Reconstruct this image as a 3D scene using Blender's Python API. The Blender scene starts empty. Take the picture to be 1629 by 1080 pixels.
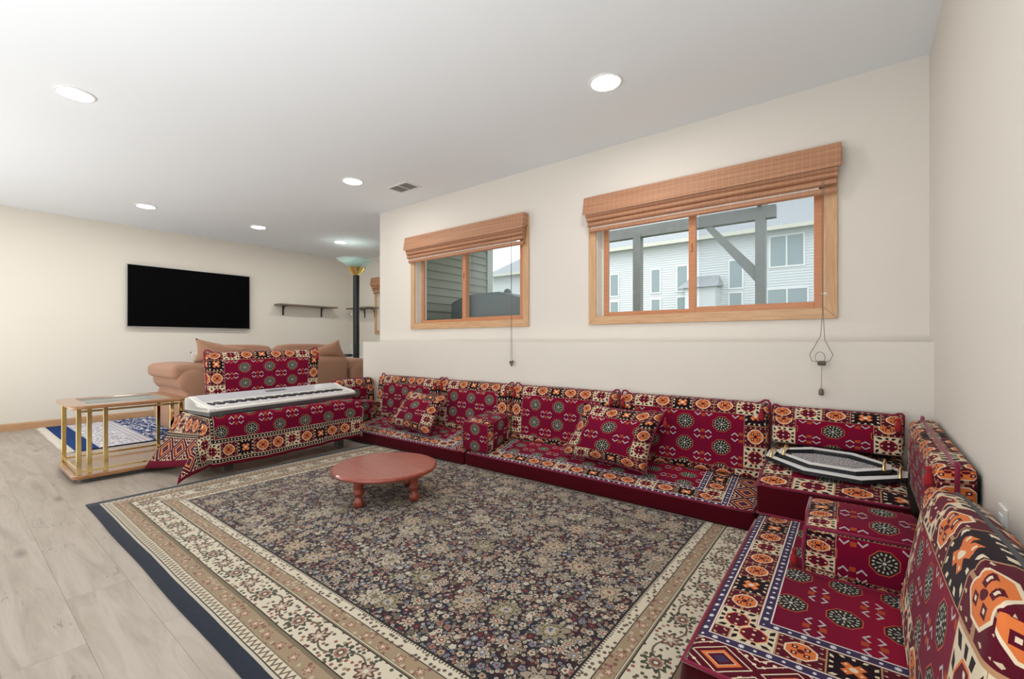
import bpy, bmesh, math, random
from mathutils import Vector, Matrix
random.seed(7)
PI = math.pi
sc = bpy.context.scene
COL = sc.collection

# ------------------------------------------------------------------ camera
H_CAM, H_CEIL = 0.969, 2.44
cam_d = bpy.data.cameras.new('camera'); cam = bpy.data.objects.new('camera', cam_d); COL.objects.link(cam)
cam.location = (0, 0, H_CAM)
cam.rotation_euler = (math.radians(90), 0, math.atan(550.5/709.2))
cam_d.sensor_width = 36; cam_d.lens = 36*709.2/1629; cam_d.shift_y = 3.7/1629
cam_d.clip_start = .02; cam_d.clip_end = 200
sc.camera = cam

# ------------------------------------------------------------------ sky, lights, exposure
sc.view_settings.view_transform = 'Standard'; sc.view_settings.look = 'None'
sc.view_settings.gamma = 1; sc.view_settings.use_curve_mapping = False
sc.view_settings.exposure = 0.55
w = bpy.data.worlds.new('overcast_sky'); sc.world = w; w.use_nodes = True
bg = w.node_tree.nodes['Background']; bg.inputs[0].default_value = (.93, .97, 1, 1); bg.inputs[1].default_value = 1.6

def area(name, loc, rot, size, power, col=(1, 1, 1), shape='SQUARE', sy=None, spread=None):
    d = bpy.data.lights.new(name, 'AREA'); d.energy = power; d.color = col; d.size = size; d.shape = shape
    if sy: d.shape = 'RECTANGLE'; d.size_y = sy
    if spread: d.spread = spread
    o = bpy.data.objects.new(name, d); COL.objects.link(o); o.location = loc; o.rotation_euler = rot
    return o
# added unseen fill lamps: aimed at the ceiling, behind and beside the camera
area('ceiling_fill', (-1.2, -1.2, .6), (PI-.22, 0, 0), 2.6, 66, (.95, .98, 1))
area('ceiling_fill_far', (-5.2, -1.0, .5), (PI-.5, 0, 0), 2.6, 43, (1, .99, .97))
LAMP = 88.0   # radiance of each recessed lamp's diffuser

# ------------------------------------------------------------------ node expression helper
class G:
    nt = None
def _lnk(inp, v):
    if isinstance(v, V): v = v.s
    if isinstance(v, (int, float)): inp.default_value = v
    elif isinstance(v, tuple): inp.default_value = v if len(v) != 3 or len(inp.default_value) == 3 else (*v, 1)
    else: G.nt.links.new(v, inp)
def M(op, a, b=None, c=None):
    n = G.nt.nodes.new('ShaderNodeMath'); n.operation = op
    _lnk(n.inputs[0], a)
    if b is not None: _lnk(n.inputs[1], b)
    if c is not None: _lnk(n.inputs[2], c)
    return V(n.outputs[0])
class V:
    def __init__(s, x): s.s = x
    def __add__(a, b): return M('ADD', a, b)
    __radd__ = __add__
    def __sub__(a, b): return M('SUBTRACT', a, b)
    def __rsub__(a, b): return M('SUBTRACT', b, a)
    def __mul__(a, b): return M('MULTIPLY', a, b)
    __rmul__ = __mul__
    def __truediv__(a, b): return M('DIVIDE', a, b)
    def __lt__(a, b): return M('LESS_THAN', a, b)
    def __gt__(a, b): return M('GREATER_THAN', a, b)
    def __and__(a, b): return M('MULTIPLY', a, b)
    def __or__(a, b): return M('MAXIMUM', a, b)
    def __abs__(a): return M('ABSOLUTE', a)
def inv(a): return 1 - a
def mn(a, b): return M('MINIMUM', a, b)
def mx(a, b): return M('MAXIMUM', a, b)
def fr(a): return M('FRACT', a)
def fl(a): return M('FLOOR', a)
def sin(a): return M('SINE', a)
def cos(a): return M('COSINE', a)
def at2(a, b): return M('ARCTAN2', a, b)
def hyp(a, b): return M('SQRT', a*a + b*b)
def mod(a, b): return M('FLOORED_MODULO', a, b)
def btw(x, lo, hi): return (x > lo) & (x < hi)
def mixc(f, A, B):
    n = G.nt.nodes.new('ShaderNodeMix'); n.data_type = 'RGBA'
    _lnk(n.inputs[0], f); _lnk(n.inputs[6], A); _lnk(n.inputs[7], B)
    return n.outputs[2]
def vec(x, y, z=0.0):
    n = G.nt.nodes.new('ShaderNodeCombineXYZ'); _lnk(n.inputs[0], x); _lnk(n.inputs[1], y); _lnk(n.inputs[2], z); return n.outputs[0]
def sep(s):
    n = G.nt.nodes.new('ShaderNodeSeparateXYZ'); G.nt.links.new(s, n.inputs[0]); return [V(o) for o in n.outputs]
def uvn(name):
    n = G.nt.nodes.new('ShaderNodeUVMap'); n.uv_map = name; r = sep(n.outputs[0]); return r[0], r[1]
def objc():
    n = G.nt.nodes.new('ShaderNodeTexCoord'); return n.outputs['Object']
def noise(v, scale, detail=3, rough=.5, dist=0.0):
    n = G.nt.nodes.new('ShaderNodeTexNoise'); G.nt.links.new(v, n.inputs['Vector'])
    n.inputs['Scale'].default_value = scale; n.inputs['Detail'].default_value = detail
    n.inputs['Roughness'].default_value = rough; n.inputs['Distortion'].default_value = dist
    return V(n.outputs[0])
def vor(x, y, scale, rnd=1.0):
    """nearest-cell local coordinates (in cell units) and a random value pair"""
    n = G.nt.nodes.new('ShaderNodeTexVoronoi'); n.voronoi_dimensions = '2D'
    G.nt.links.new(vec(x*scale, y*scale), n.inputs['Vector']); n.inputs['Scale'].default_value = 1
    n.inputs['Randomness'].default_value = rnd
    p = sep(n.outputs['Position']); c = sep(n.outputs['Color'])
    return x*scale - p[0], y*scale - p[1], c[0], c[1]
def ramp(f, stops, const=False):
    n = G.nt.nodes.new('ShaderNodeValToRGB'); _lnk(n.inputs[0], f); r = n.color_ramp
    r.interpolation = 'CONSTANT' if const else 'LINEAR'
    while len(r.elements) < len(stops): r.elements.new(.5)
    for e, (p, c) in zip(r.elements, stops): e.position = p; e.color = (*c, 1)
    return n.outputs[0]
def start(name):
    m = bpy.data.materials.new(name); m.use_nodes = True; G.nt = m.node_tree
    return m, G.nt.nodes['Principled BSDF']
def fin(p, color, rough=.6, metal=0.0, bump=None, bs=.3, bd=.002, sheen=0.0, spec=None):
    _lnk(p.inputs['Base Color'], color); _lnk(p.inputs['Roughness'], rough); p.inputs['Metallic'].default_value = metal
    if sheen: p.inputs['Sheen Weight'].default_value = sheen; p.inputs['Sheen Roughness'].default_value = .4
    if spec is not None: p.inputs['Specular IOR Level'].default_value = spec
    if bump is not None:
        b = G.nt.nodes.new('ShaderNodeBump'); b.inputs['Strength'].default_value = bs; b.inputs['Distance'].default_value = bd
        _lnk(b.inputs['Height'], bump); G.nt.links.new(b.outputs[0], p.inputs['Normal'])
def plain(name, c, rough=.5, metal=0.0, nscale=None, namt=.06, bs=.0, sheen=0.0, spec=None):
    m, p = start(name)
    if nscale:
        n = noise(objc(), nscale, 4)
        col = mixc(n, tuple(k*(1-namt) for k in c), tuple(min(1, k*(1+namt)) for k in c))
        fin(p, col, rough, metal, n if bs else None, bs, .003, sheen, spec)
    else: fin(p, c, rough, metal, sheen=sheen, spec=spec)
    return m

CREAM = (.66, .56, .41); ORANGE = (.60, .16, .045); RED = (.235, .003, .026); RED2 = (.14, .003, .024)
MAROON = (.085, .006, .016); BLACK = (.014, .006, .010); NAVY = (.045, .030, .075)

# ------------------------------------------------------------------ woven majlis fabric
def octm(a, b): 
    a = abs(a); b = abs(b); return mx(mx(a, b), (a+b)*.72)
def tiles(s, t, TL, TH, ph=0.0):
    """border tiles: s along the strip, t across (0..TH)"""
    k = fl(s/TL + ph); a = (fr(s/TL + ph) - .5)*2; b = (t/TH - .5)*2
    m = mod(k, 5.0); is1 = btw(m, .5, 1.5); is3 = btw(m, 2.5, 3.5)
    d = octm(a, b); aa = abs(a); ab = abs(b); th = at2(b, a)
    dotx = fr(a*2.4 + .5) - .5; doty = fr(b*2.4 + .5) - .5
    dots = ((abs(dotx)*.7 + abs(doty) + dotx*.3) < .13) & (d > .74)
    sq = (abs(aa - .26) < .13) & (abs(ab - .26) < .13)
    sqd = (abs(aa - .26) < .05) & (abs(ab - .26) < .05)
    # orange octagon
    c = mixc(dots, MAROON, (.52, .42, .29))
    spike = ((aa < .09) | (ab < .08)) & (d > .62)
    c = mixc(spike, c, (.34, .19, .11))
    c = mixc(d < .68, c, CREAM); c = mixc(d < .60, c, ORANGE)
    c0 = mixc(sqd, mixc(sq, c, MAROON), CREAM)
    c0 = mixc((d < .16), c0, MAROON)
    # cream tile
    teeth = (sin(th*12) > .0) & btw(mx(aa, ab), .66, .88)
    c = mixc(teeth, (.60, .51, .37), BLACK)
    c = mixc(d < .62, c, ORANGE); c = mixc(d < .56, c, (.10, .006, .02))
    fdot = (hyp(fr(a*2.2 + .5) - .5, fr(b*2.2 + .5) - .5) < .17) & (d < .5)
    c1 = mixc(fdot, c, CREAM)
    # four-lobed blossom
    teeth = (sin(th*13) > .5) & btw(mx(aa, ab), .74, .90)
    c = mixc(teeth, BLACK, CREAM)
    lobe = (abs(aa - ab) < .26) & (d < .52)
    c = mixc(lobe, c, ORANGE); c = mixc((d < .17), c, CREAM)
    c3 = mixc((abs(aa - .29) < .05) & (abs(ab - .29) < .05), c, CREAM)
    c = mixc(is3, mixc(is1, c0, c1), c3)
    return mixc((aa > .965) | (ab > .96), c, (.40, .22, .12))
def field(x, y, PP=.205, Q=.138, R=.050):
    gx = (fr(x/PP + .5) - .5)*PP/R; gy = (fr(y/Q) - .5)*Q/(R*.92)
    d = octm(gx, gy); th = at2(gy, gx); r = hyp(gx, gy)
    band = sin(y*9.0) * .5 + .5
    g = mixc(band, RED, RED2)
    # zig-zag motif, half a pitch away
    hx = (fr(x/PP) - .5)*PP/.050; hy = (fr(y/Q + .5) - .5)*Q/.034
    ax = abs(hx); tri = abs(fr(ax*1.6) - .5)*2
    zz = (abs(abs(hy) - (.30 + .42*tri)) < .11) & btw(ax, .28, .98)
    ob = (ax < .22) & (abs(abs(hy) - .62) < .26)
    g = mixc(ob, g, (.33, .055, .02)); g = mixc(zz, g, (.42, .42, .43))
    c = mixc(d < 1.0, g, (.46, .09, .04)); c = mixc(d < .93, c, (.024, .018, .018))
    e1 = (sin(th*16) > .35) & btw(d, .62, .80)
    e2 = (cos(th*8) > .5) & btw(d, .22, .50)
    c = mixc(e1, c, (.50, .48, .40)); c = mixc(e2, c, (.38, .40, .34))
    return mixc(r < .13, c, (.5, .5, .45))
def guard(s, t, W):
    """navy guard stripe with white stars and beads; s along, t across 0..W"""
    a = (fr(s/.034) - .5)*.034; b = t - W/2; k = mod(fl(s/.034), 2.0) > .5
    r = hyp(a, b); th = at2(b, a)
    star = r < (.0045 + .004*(abs(cos(th*4)))); bead = r < .0045
    c = mixc((star & k) | (bead & inv(k)), NAVY, (.62, .60, .62))
    return mixc((abs(b) > W/2 - .004), c, (.66, .60, .55))
def beads(s, t, W):
    a = (fr(s/.022) - .5)*.022; b = t - W/2
    c = mixc(hyp(a, b) < .0048, BLACK, CREAM)
    return mixc(abs(b) > W/2 - .0028, c, CREAM)
def diamonds(s, t, W):
    a = abs(fr(s/.17) - .5)*2; b = abs(t/W - .5)*2; m = a + b
    c = mixc(fr(m*2.4) < .17, MAROON, CREAM)
    c = mixc(btw(m, .45, .62), c, ORANGE); c = mixc(m < .25, c, NAVY)
    dd = (fr(s*45) < .4) & (fr(t*45) < .4) & (m > 1.2)
    return mixc(dd, c, CREAM)
def weave_finish(p, col, sheen=.25):
    oc = objc(); n = noise(oc, 900, 1)
    fin(p, col, .85, bump=n, bs=.35, bd=.0015, sheen=.06, spec=.08)
def make_fabric(name, kind):
    m, p = start(name)
    xl, yb = uvn('A'); xr, yt = uvn('B'); bx, by = uvn('C')
    if kind == 'back':
        dx = mn(xl, xr); dy = mn(yb, yt)
        iny = dy < by
        s = mixv(iny, yb, xl); t = mixv(iny, dx/bx, dy/by)
        tl = tiles(s, t, by*1.28, 1.0, .1)
        inb = (dx < bx) | iny
        col = mixc(inb, field((xl - xr)*.5, yt - by), tl)
    else:
        gw = .034 if kind == 'seat' else .028; st = guard if kind == 'seat' else beads
        dx = mn(xl, xr); dy = mn(yb, yt)
        # corner logic: outermost band wins
        iny = dy < dx; d = mn(dx, dy); s = mixv(iny, yb, xl)
        TW = by
        col = field((xl - xr)*.5 if kind == 'seat' else xl, yb)
        t1 = d - gw
        col = mixc(d < gw*2 + TW, col, st(s, d - gw - TW, gw))
        col = mixc(d < gw + TW, col, tiles(s, t1, .115, TW, .3))
        col = mixc(d < gw, col, st(s, d, gw))
        col = mixc(dx < 0.0, col, diamonds(yb, dx + bx, .13))
        col = mixc(d < -.13, col, RED)
        if kind == 'cloth': col = mixc(d < -.13, mixc(dy < .0, col, (.13, .006, .022)), (.13, .006, .022))
    weave_finish(p, col)
    return m
def mixv(f, a, b):
    return a + (b - a)*f

def make_rug_mat():
    m, p = start('persian_rug_pile'); xl, yb = uvn('A'); xr, yt = uvn('B')
    dx = mn(xl, xr); dy = mn(yb, yt); d0 = mn(dx, dy)
    wob = (noise(vec(xl, yb), 6, 2) - .5)*.005
    d = d0 + wob
    s = mixv(dy < dx, yb, xl)
    CR = (.56, .50, .39); TAN = (.30, .225, .145); ROSE = (.30, .12, .09); DK = (.022, .020, .022); GRN = (.07, .07, .05)
    # field
    g = mixc(noise(vec(xl, yb), 5, 2) > .5, (.018, .017, .026), (.030, .015, .020))
    pal = [(0, (.42, .37, .28)), (.2, (.26, .14, .11)), (.36, (.30, .24, .17)), (.52, (.17, .18, .22)), (.66, (.09, .02, .03)), (.76, (.46, .42, .34)), (.88, (.13, .13, .09))]
    ax, ay, r1, r2 = vor(xl, yb, 62); rr = hyp(ax, ay)
    f = mixc(rr < .40, g, ramp(r1, pal, True)); f = mixc(rr < .13, f, (.03, .02, .02))
    # stems
    ax, ay, r1, r2 = vor(xl + .3, yb, 30); rr = hyp(ax, ay); th = at2(ay, ax)
    pet = .30 + .11*abs(cos(th*2.5)); on = r2 > .35
    f = mixc((rr < pet + .10) & on, f, DK); f = mixc((rr < pet) & on, f, ramp(r1, pal, True))
    f = mixc((rr < .14) & on, f, mixc(r2 > .7, (.20, .05, .04), (.45, .40, .3)))
    wx = xl + (noise(vec(xl, yb), 22, 1) - .5)*.030; wy = yb + (noise(vec(yb, xl), 22, 1) - .5)*.030
    ax, ay, r1, r2 = vor(wx, wy + .7, 12.5); rr = hyp(ax, ay); th = at2(ay, ax)
    pet = .27 + .07*cos(th*8 + r1*6); on = r2 > .38
    f = mixc((rr < pet + .06) & on, f, DK)
    f = mixc((rr < pet) & on, f, mixc(r1 > .5, (.34, .26, .17), (.44, .38, .29)))
    f = mixc(btw(rr, pet - .04, pet) & on, f, (.50, .46, .37)); f = mixc(btw(rr, .17, .20) & on, f, (.10, .07, .05))
    f = mixc((rr < .12) & on, f, mixc(r1 > .6, (.14, .15, .20), (.22, .07, .06))); f = mixc((rr < .05) & on, f, CR)
    ax, ay, r1, r2 = vor(wx + .11, wy + .2, 5.2); rr = hyp(ax, ay); th = at2(ay, ax)
    pet = .25 + .06*cos(th*9 + r1*6); on = r2 > .30
    f = mixc((rr < pet + .03) & on, f, DK)
    f = mixc((rr < pet) & on, f, ramp(r1, [(0, (.25, .21, .14)), (.3, (.36, .28, .20)), (.55, (.30, .25, .19)), (.78, (.42, .36, .28))], True))
    f = mixc(btw(rr, .13, .16) & on & (cos(th*14) > -.3), f, (.05, .045, .03))
    f = mixc((rr < .09 + .02*cos(th*6)) & on, f, mixc(r1 > .7, (.40, .34, .25), (.19, .15, .10))); f = mixc((rr < .045) & on, f, ramp(r1, [(0, (.10, .12, .20)), (.35, (.20, .05, .05)), (.6, (.30, .17, .12)), (.8, (.14, .14, .10))], True))
    col = f
    # border helper motifs
    def flow(base, t0, W, pitch, c1, c2, n=6):
        a = (fr(s/pitch) - .5)*pitch; b = d - (t0 + W/2); r = hyp(a, b)/(W*.5); th = at2(b, a)
        pe = .62 + .16*cos(th*n)
        c = mixc(r < pe, base, c1); c = mixc(r < pe - .22, c, c2); c = mixc(r < .16, c, CR)
        return mixc(btw(r, pe - .08, pe + .02), c, DK if W > .08 else (.16, .09, .06))
    lx, ly, q1, q2 = vor(xl, yb, 48); lr = hyp(lx, ly)
    leafy = (lr < .30) & (q2 > .25)
    leafc = ramp(q1, [(0, GRN), (.35, (.24, .09, .07)), (.55, (.10, .08, .06)), (.8, (.28, .2, .13))], True)
    crb = mixc(leafy, CR, leafc)
    vine = abs(d - (.2275 + .030*sin(s*2*PI/.26))) < .0035
    wide = mixc(vine, crb, (.12, .10, .07))
    wide = flow(wide, .180, .095, .26, (.20, .09, .07), (.40, .33, .25), 7)
    a2 = (fr(s/.26 + .5) - .5)*.26; b2 = d - .2275; r2_ = hyp(a2, b2)/.040; t2_ = at2(b2, a2)
    wide = mixc(r2_ < (.92 + .2*cos(t2_*9)), wide, (.055, .058, .04)); wide = mixc(r2_ < .64 + .08*cos(t2_*9), wide, (.44, .38, .29)); wide = mixc(r2_ < .50, wide, (.27, .13, .10)); wide = mixc(r2_ < .30, wide, (.07, .06, .045)); wide = mixc(r2_ < .17, wide, CR)
    tanb = mixc((lr < .33) & (q2 > .5), TAN, mixc(q1 > .5, (.20, .09, .07), (.44, .36, .26)))
    b_in = mixc(leafy, CR, (.12, .09, .07))
    zig = abs(fr(s/.028) - .5)*2
    small = mixc(abs((d - .068)/.028 - zig*.9 - .05) < .22, CR, (.14, .10, .07))
    bands = [(.405, col, 1)]
    col = mixc(d < .402, col, DK)
    col = mixc(d < .394, col, mixc(fr(s/.012) < .5, CR, (.10, .08, .06)))
    col = mixc(d < .386, col, b_in)
    col = mixc(d < .354, col, (.06, .05, .04))
    col = mixc(d < .350, col, flow(tanb, .300, .046, .088, ROSE, (.42, .30, .22), 5))
    col = mixc(d < .302, col, (.17, .135, .085)); col = mixc(btw(d, .2955, .299), col, CR); col = mixc(d < .290, col, DK)
    col = mixc(d < .286, col, wide)
    col = mixc(d < .172, col, DK); col = mixc(d < .168, col, (.17, .135, .085))
    col = mixc(d < .155, col, flow(tanb, .104, .048, .088, ROSE, (.42, .30, .22), 5))
    col = mixc(d < .104, col, (.17, .13, .09)); col = mixc(d < .100, col, small)
    col = mixc(d < .066, col, (.05, .045, .045)); col = mixc(d < .062, col, (.46, .42, .34))
    edge = mixc(noise(vec(xl, yb), 60, 3), (.018, .022, .034), (.030, .036, .054))
    col = mixc(d < .052, col, edge)
    n = noise(vec(xl, yb), 700, 2)
    fin(p, col, .95, bump=n, bs=.5, bd=.002, sheen=.15, spec=.1)
    return m

def make_plank_mat():
    m, p = start('grey_oak_vinyl_plank')
    oi = G.nt.nodes.new('ShaderNodeObjectInfo'); rnd = V(oi.outputs['Random'])
    x, y, z = sep(objc())
    oy = rnd*37.0
    v = vec(x*1.1 + oy, y*9 + oy, 0.0)
    n1 = noise(v, 1.6, 5, .6, .8); n2 = noise(vec(x*3 + oy, y*70, 0.0), 1.5, 3)
    c = ramp(n1, [(.25, (.27, .222, .178)), (.45, (.375, .322, .27)), (.62, (.445, .39, .338)), (.8, (.35, .292, .235))])
    c = mixc(n2*.18, c, (.25, .21, .17))
    c = mixc(rnd*.22, c, (.33, .285, .25))
    kx, ky, r1, r2 = vor(x*1.3 + oy, y*4 + oy, 1.0); kr = hyp(kx, ky)
    kn = M('SMOOTH_MIN', kr*9, 1.0, .2)
    c = mixc((1.0 - kn) * (r2 > .6) * .7, c, (.10, .085, .075))
    ck = (abs(noise(vec(x*1.4 + oy*3, y*11, 0.0), 1.3, 4, .6, .6) - .5) < .006) & (noise(vec(x*2+oy, y*2, 0.0), 1.2, 1) > .6)
    c = mixc(ck*.6, c, (.13, .11, .10))
    fin(p, c, .42 + n2*.1, bump=n2, bs=.12, bd=.001, spec=.4)
    return m

def make_wood(name, c1, c2, ax=0, rough=.4, sc_=6.0, stretch=14, coat=0):
    m, p = start(name); x, y, z = sep(objc()); q = [x, y, z]
    v = vec(*[q[i]*(1.0 if i == ax else float(stretch)) for i in range(3)])
    n = noise(v, sc_, 4, .55, .5); n2 = noise(v, sc_*5, 2)
    c = ramp(n, [(.3, c1), (.7, c2)]); c = mixc(n2*.25, c, tuple(k*.6 for k in c1))
    fin(p, c, rough, bump=n2, bs=.05, bd=.001)
    if coat: p.inputs['Coat Weight'].default_value = coat; p.inputs['Coat Roughness'].default_value = .15
    return m
def make_woven_shade():
    m, p = start('woven_bamboo_shade'); x, y, z = sep(objc())
    rows = fr(z*210); rown = noise(vec(x*2, z*210, 0.0), 1.0, 1); cols = fr(x*26)
    c = ramp(noise(vec(x*1.5, z*60, 0.0), 1.0, 2), [(.3, (.36, .165, .085)), (.7, (.50, .255, .145))])
    c = mixc((rows < .22)*.35, c, (.16, .07, .04)); c = mixc((cols < .05)*.4, c, (.62, .42, .28))
    c = mixc((rown > .66)*.35, c, (.66, .46, .32))
    fin(p, c, .6, bump=rows, bs=.25, bd=.001)
    return m

MAT = {}
MAT['back'] = make_fabric('red_medallion_weave', 'back')
MAT['seat'] = make_fabric('red_bordered_seat_weave', 'seat')
MAT['cloth'] = make_fabric('red_bordered_cloth_weave', 'cloth')
MAT['rug'] = make_rug_mat()
MAT['plank'] = make_plank_mat()
MAT['velvet'] = plain('burgundy_velvet', (.060, .0015, .006), .85, nscale=60, namt=.15, sheen=.10, spec=.08)
MAT['piping'] = plain('crimson_piping', (.20, .010, .040), .7, sheen=.3, spec=.2)
MAT['tassel'] = plain('scarlet_tassel_thread', (.27, .005, .012), .9, sheen=.1)
MAT['zip'] = plain('charcoal_seam_tape', (.05, .05, .055), .7)
MAT['backcloth'] = plain('black_backing_cloth', (.008, .008, .008), .8)
MAT['wall'] = plain('warm_white_wall_paint', (.70, .66, .605), .75, nscale=3, namt=.012, spec=.3)
MAT['wallb'] = plain('cream_wall_paint', (.74, .70, .625), .75, nscale=3, namt=.012, spec=.3)
MAT['ceil'] = plain('flat_white_ceiling_paint', (.795, .83, .86), .9, nscale=2, namt=.008, spec=.2)
MAT['oak'] = make_wood('honey_oak_trim', (.52, .29, .14), (.66, .42, .235), 0, .4)
MAT['oakv'] = make_wood('honey_oak_trim_upright', (.52, .29, .14), (.66, .42, .235), 2, .4)
MAT['sash'] = make_wood('orange_stained_sash', (.50, .19, .075), (.60, .26, .12), 0, .35)
MAT['oaky'] = make_wood('honey_oak_baseboard', (.50, .28, .14), (.60, .38, .22), 1, .45)
MAT['cherry'] = make_wood('cherry_stained_wood', (.25, .036, .020), (.36, .085, .052), 0, .33, 5, 7, .4)
MAT['tablewood'] = make_wood('walnut_gloss_wood', (.28, .12, .045), (.42, .21, .09), 1, .25, 5, 10, .5)
MAT['shelfwood'] = make_wood('grey_brown_shelf_wood', (.14, .10, .07), (.24, .19, .14), 1, .5)
MAT['shade'] = make_woven_shade()
MAT['gaplight'] = plain('painted_daylight_strip', (.62, .56, .50), .7, nscale=80, namt=.3)  # pale colour stands in for daylight coming between the slats
MAT['white'] = plain('white_plastic', (.78, .78, .77), .4)
MAT['vinyl'] = plain('white_window_vinyl', (.80, .79, .73), .4)
MAT['black'] = plain('black_satin', (.012, .014, .018), .28)
MAT['screen'] = plain('black_tv_panel', (.0015, .0015, .0018), .55, spec=.04)
MAT['iron'] = plain('black_iron', (.02, .02, .022), .5)
MAT['silver'] = plain('brushed_silver', (.55, .56, .57), .3, 1.0)
MAT['kb'] = plain('silver_keyboard_shell', (.72, .71, .67), .38)
MAT['kb2'] = plain('pale_grey_keyboard_panel', (.52, .52, .55), .35)
MAT['kbdark'] = plain('dark_grey_keyboard_base', (.09, .09, .09), .5)
MAT['key'] = plain('white_piano_key', (.88, .86, .88), .25)
MAT['keyb'] = plain('black_piano_key', (.015, .015, .02), .3)
MAT['gold'] = plain('polished_brass', (.86, .70, .34), .14, 1.0)
MAT['suede'] = plain('tan_brown_suede', (.37, .205, .135), .9, nscale=6, namt=.12, sheen=.15, spec=.15)
MAT['ivory'] = plain('ivory_fabric', (.62, .58, .50), .9)
MAT['vent'] = plain('white_vent_metal', (.72, .72, .71), .5)
MAT['ventdark'] = plain('grey_duct', (.16, .16, .15), .8)
MAT['cord'] = plain('brown_cord', (.16, .12, .09), .7)
MAT['siding'] = plain('white_vinyl_siding', (.68, .695, .71), .6)
MAT['sidingw'] = plain('grey_green_siding', (.33, .33, .275), .6, nscale=4, namt=.05)
MAT['sidingtrim'] = plain('pale_corner_trim', (.52, .53, .48), .6)
MAT['gutter'] = plain('cream_gutter', (.62, .60, .52), .6)
MAT['shingle'] = plain('grey_asphalt_shingle', (.36, .375, .39), .9, nscale=9, namt=.18)
MAT['deck'] = plain('weathered_deck_timber', (.20, .20, .19), .85, nscale=9, namt=.2)
MAT['cover'] = plain('grey_vinyl_cover', (.215, .25, .265), .6, nscale=5, namt=.1)
MAT['lawn'] = plain('dull_lawn', (.20, .22, .13), .95, nscale=2, namt=.2)
MAT['pane_dark'] = plain('house_window_glass', (.28, .34, .36), .15)
MAT['traywhite'] = plain('grey_white_tray_rim', (.72, .72, .72), .3)
def _tray():
    m, p = start('speckled_tray_inlay'); x, y, z = sep(objc())
    n = noise(vec(x, y), 160, 3, .7); fin(p, ramp(n, [(.42, (.10, .10, .11)), (.5, (.55, .55, .56))], True), .3); return m
MAT['speck'] = _tray()
def _prug():
    m, p = start('blue_and_white_rug_pile'); xl, yb = uvn('A'); xr, yt = uvn('B')
    d = mn(mn(xl, xr), mn(yb, yt))
    W_ = (.70, .68, .71); B_ = (.016, .045, .16)
    n = noise(vec(xl*9, yb*30), 1.0, 4, .7, 1.5)
    f = ramp(n, [(.44, W_), (.5, (.40, .40, .47))], True)
    n2 = noise(vec(xl*7, yb*26), 1.0, 4, .7, 1.5)
    inner = ramp(n2, [(.5, B_), (.53, W_)], True)
    c = mixc(yb > .56, f, inner)
    c = mixc(btw(yb, .44, .56), c, mixc(fr(yb*24) < .3, (.60, .58, .60), (.34, .36, .44)))
    c = mixc(yb < .16, c, B_); c = mixc(mn(xl, xr) < .03, c, (.02, .02, .05)); fin(p, c, .95, spec=.1); return m
MAT['prug'] = _prug()
def _emit(name, c, s):
    m = bpy.data.materials.new(name); m.use_nodes = True; nt = m.node_tree; nt.nodes.clear()
    e = nt.nodes.new('ShaderNodeEmission'); e.inputs[0].default_value = (*c, 1); e.inputs[1].default_value = s
    o = nt.nodes.new('ShaderNodeOutputMaterial'); nt.links.new(e.outputs[0], o.inputs[0]); return m
MAT['lamp'] = _emit('lit_diffuser', (1, .975, .93), LAMP)
def _glass(name, tint, gl=.08, haze=0.0, hc=(.6, .62, .62)):
    m = bpy.data.materials.new(name); m.use_nodes = True; nt = m.node_tree; nt.nodes.clear()
    t = nt.nodes.new('ShaderNodeBsdfTransparent'); t.inputs[0].default_value = (*tint, 1)
    g = nt.nodes.new('ShaderNodeBsdfGlossy'); g.inputs['Roughness'].default_value = .03
    mx_ = nt.nodes.new('ShaderNodeMixShader'); mx_.inputs[0].default_value = gl
    nt.links.new(t.outputs[0], mx_.inputs[1]); nt.links.new(g.outputs[0], mx_.inputs[2]); last = mx_
    if haze:
        d = nt.nodes.new('ShaderNodeBsdfDiffuse'); d.inputs[0].default_value = (*hc, 1)
        m2 = nt.nodes.new('ShaderNodeMixShader'); m2.inputs[0].default_value = haze
        nt.links.new(last.outputs[0], m2.inputs[1]); nt.links.new(d.outputs[0], m2.inputs[2]); last = m2
    o = nt.nodes.new('ShaderNodeOutputMaterial'); nt.links.new(last.outputs[0], o.inputs[0]); return m
MAT['glass'] = _glass('window_glass', (.97, .985, .98), .0)
MAT['screenmesh'] = _glass('insect_screen_mesh', (.95, .96, .97), .0, .13, (.45, .50, .52))
MAT['tglass'] = _glass('table_glass', (.86, .92, .89), .12, .24)  # diffuse haze puts a whitish reflection into the glass colour
MAT['lglass'] = _glass('pale_green_lamp_glass', (.92, .98, .97), .0, .12, (.90, .97, .95))

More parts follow.
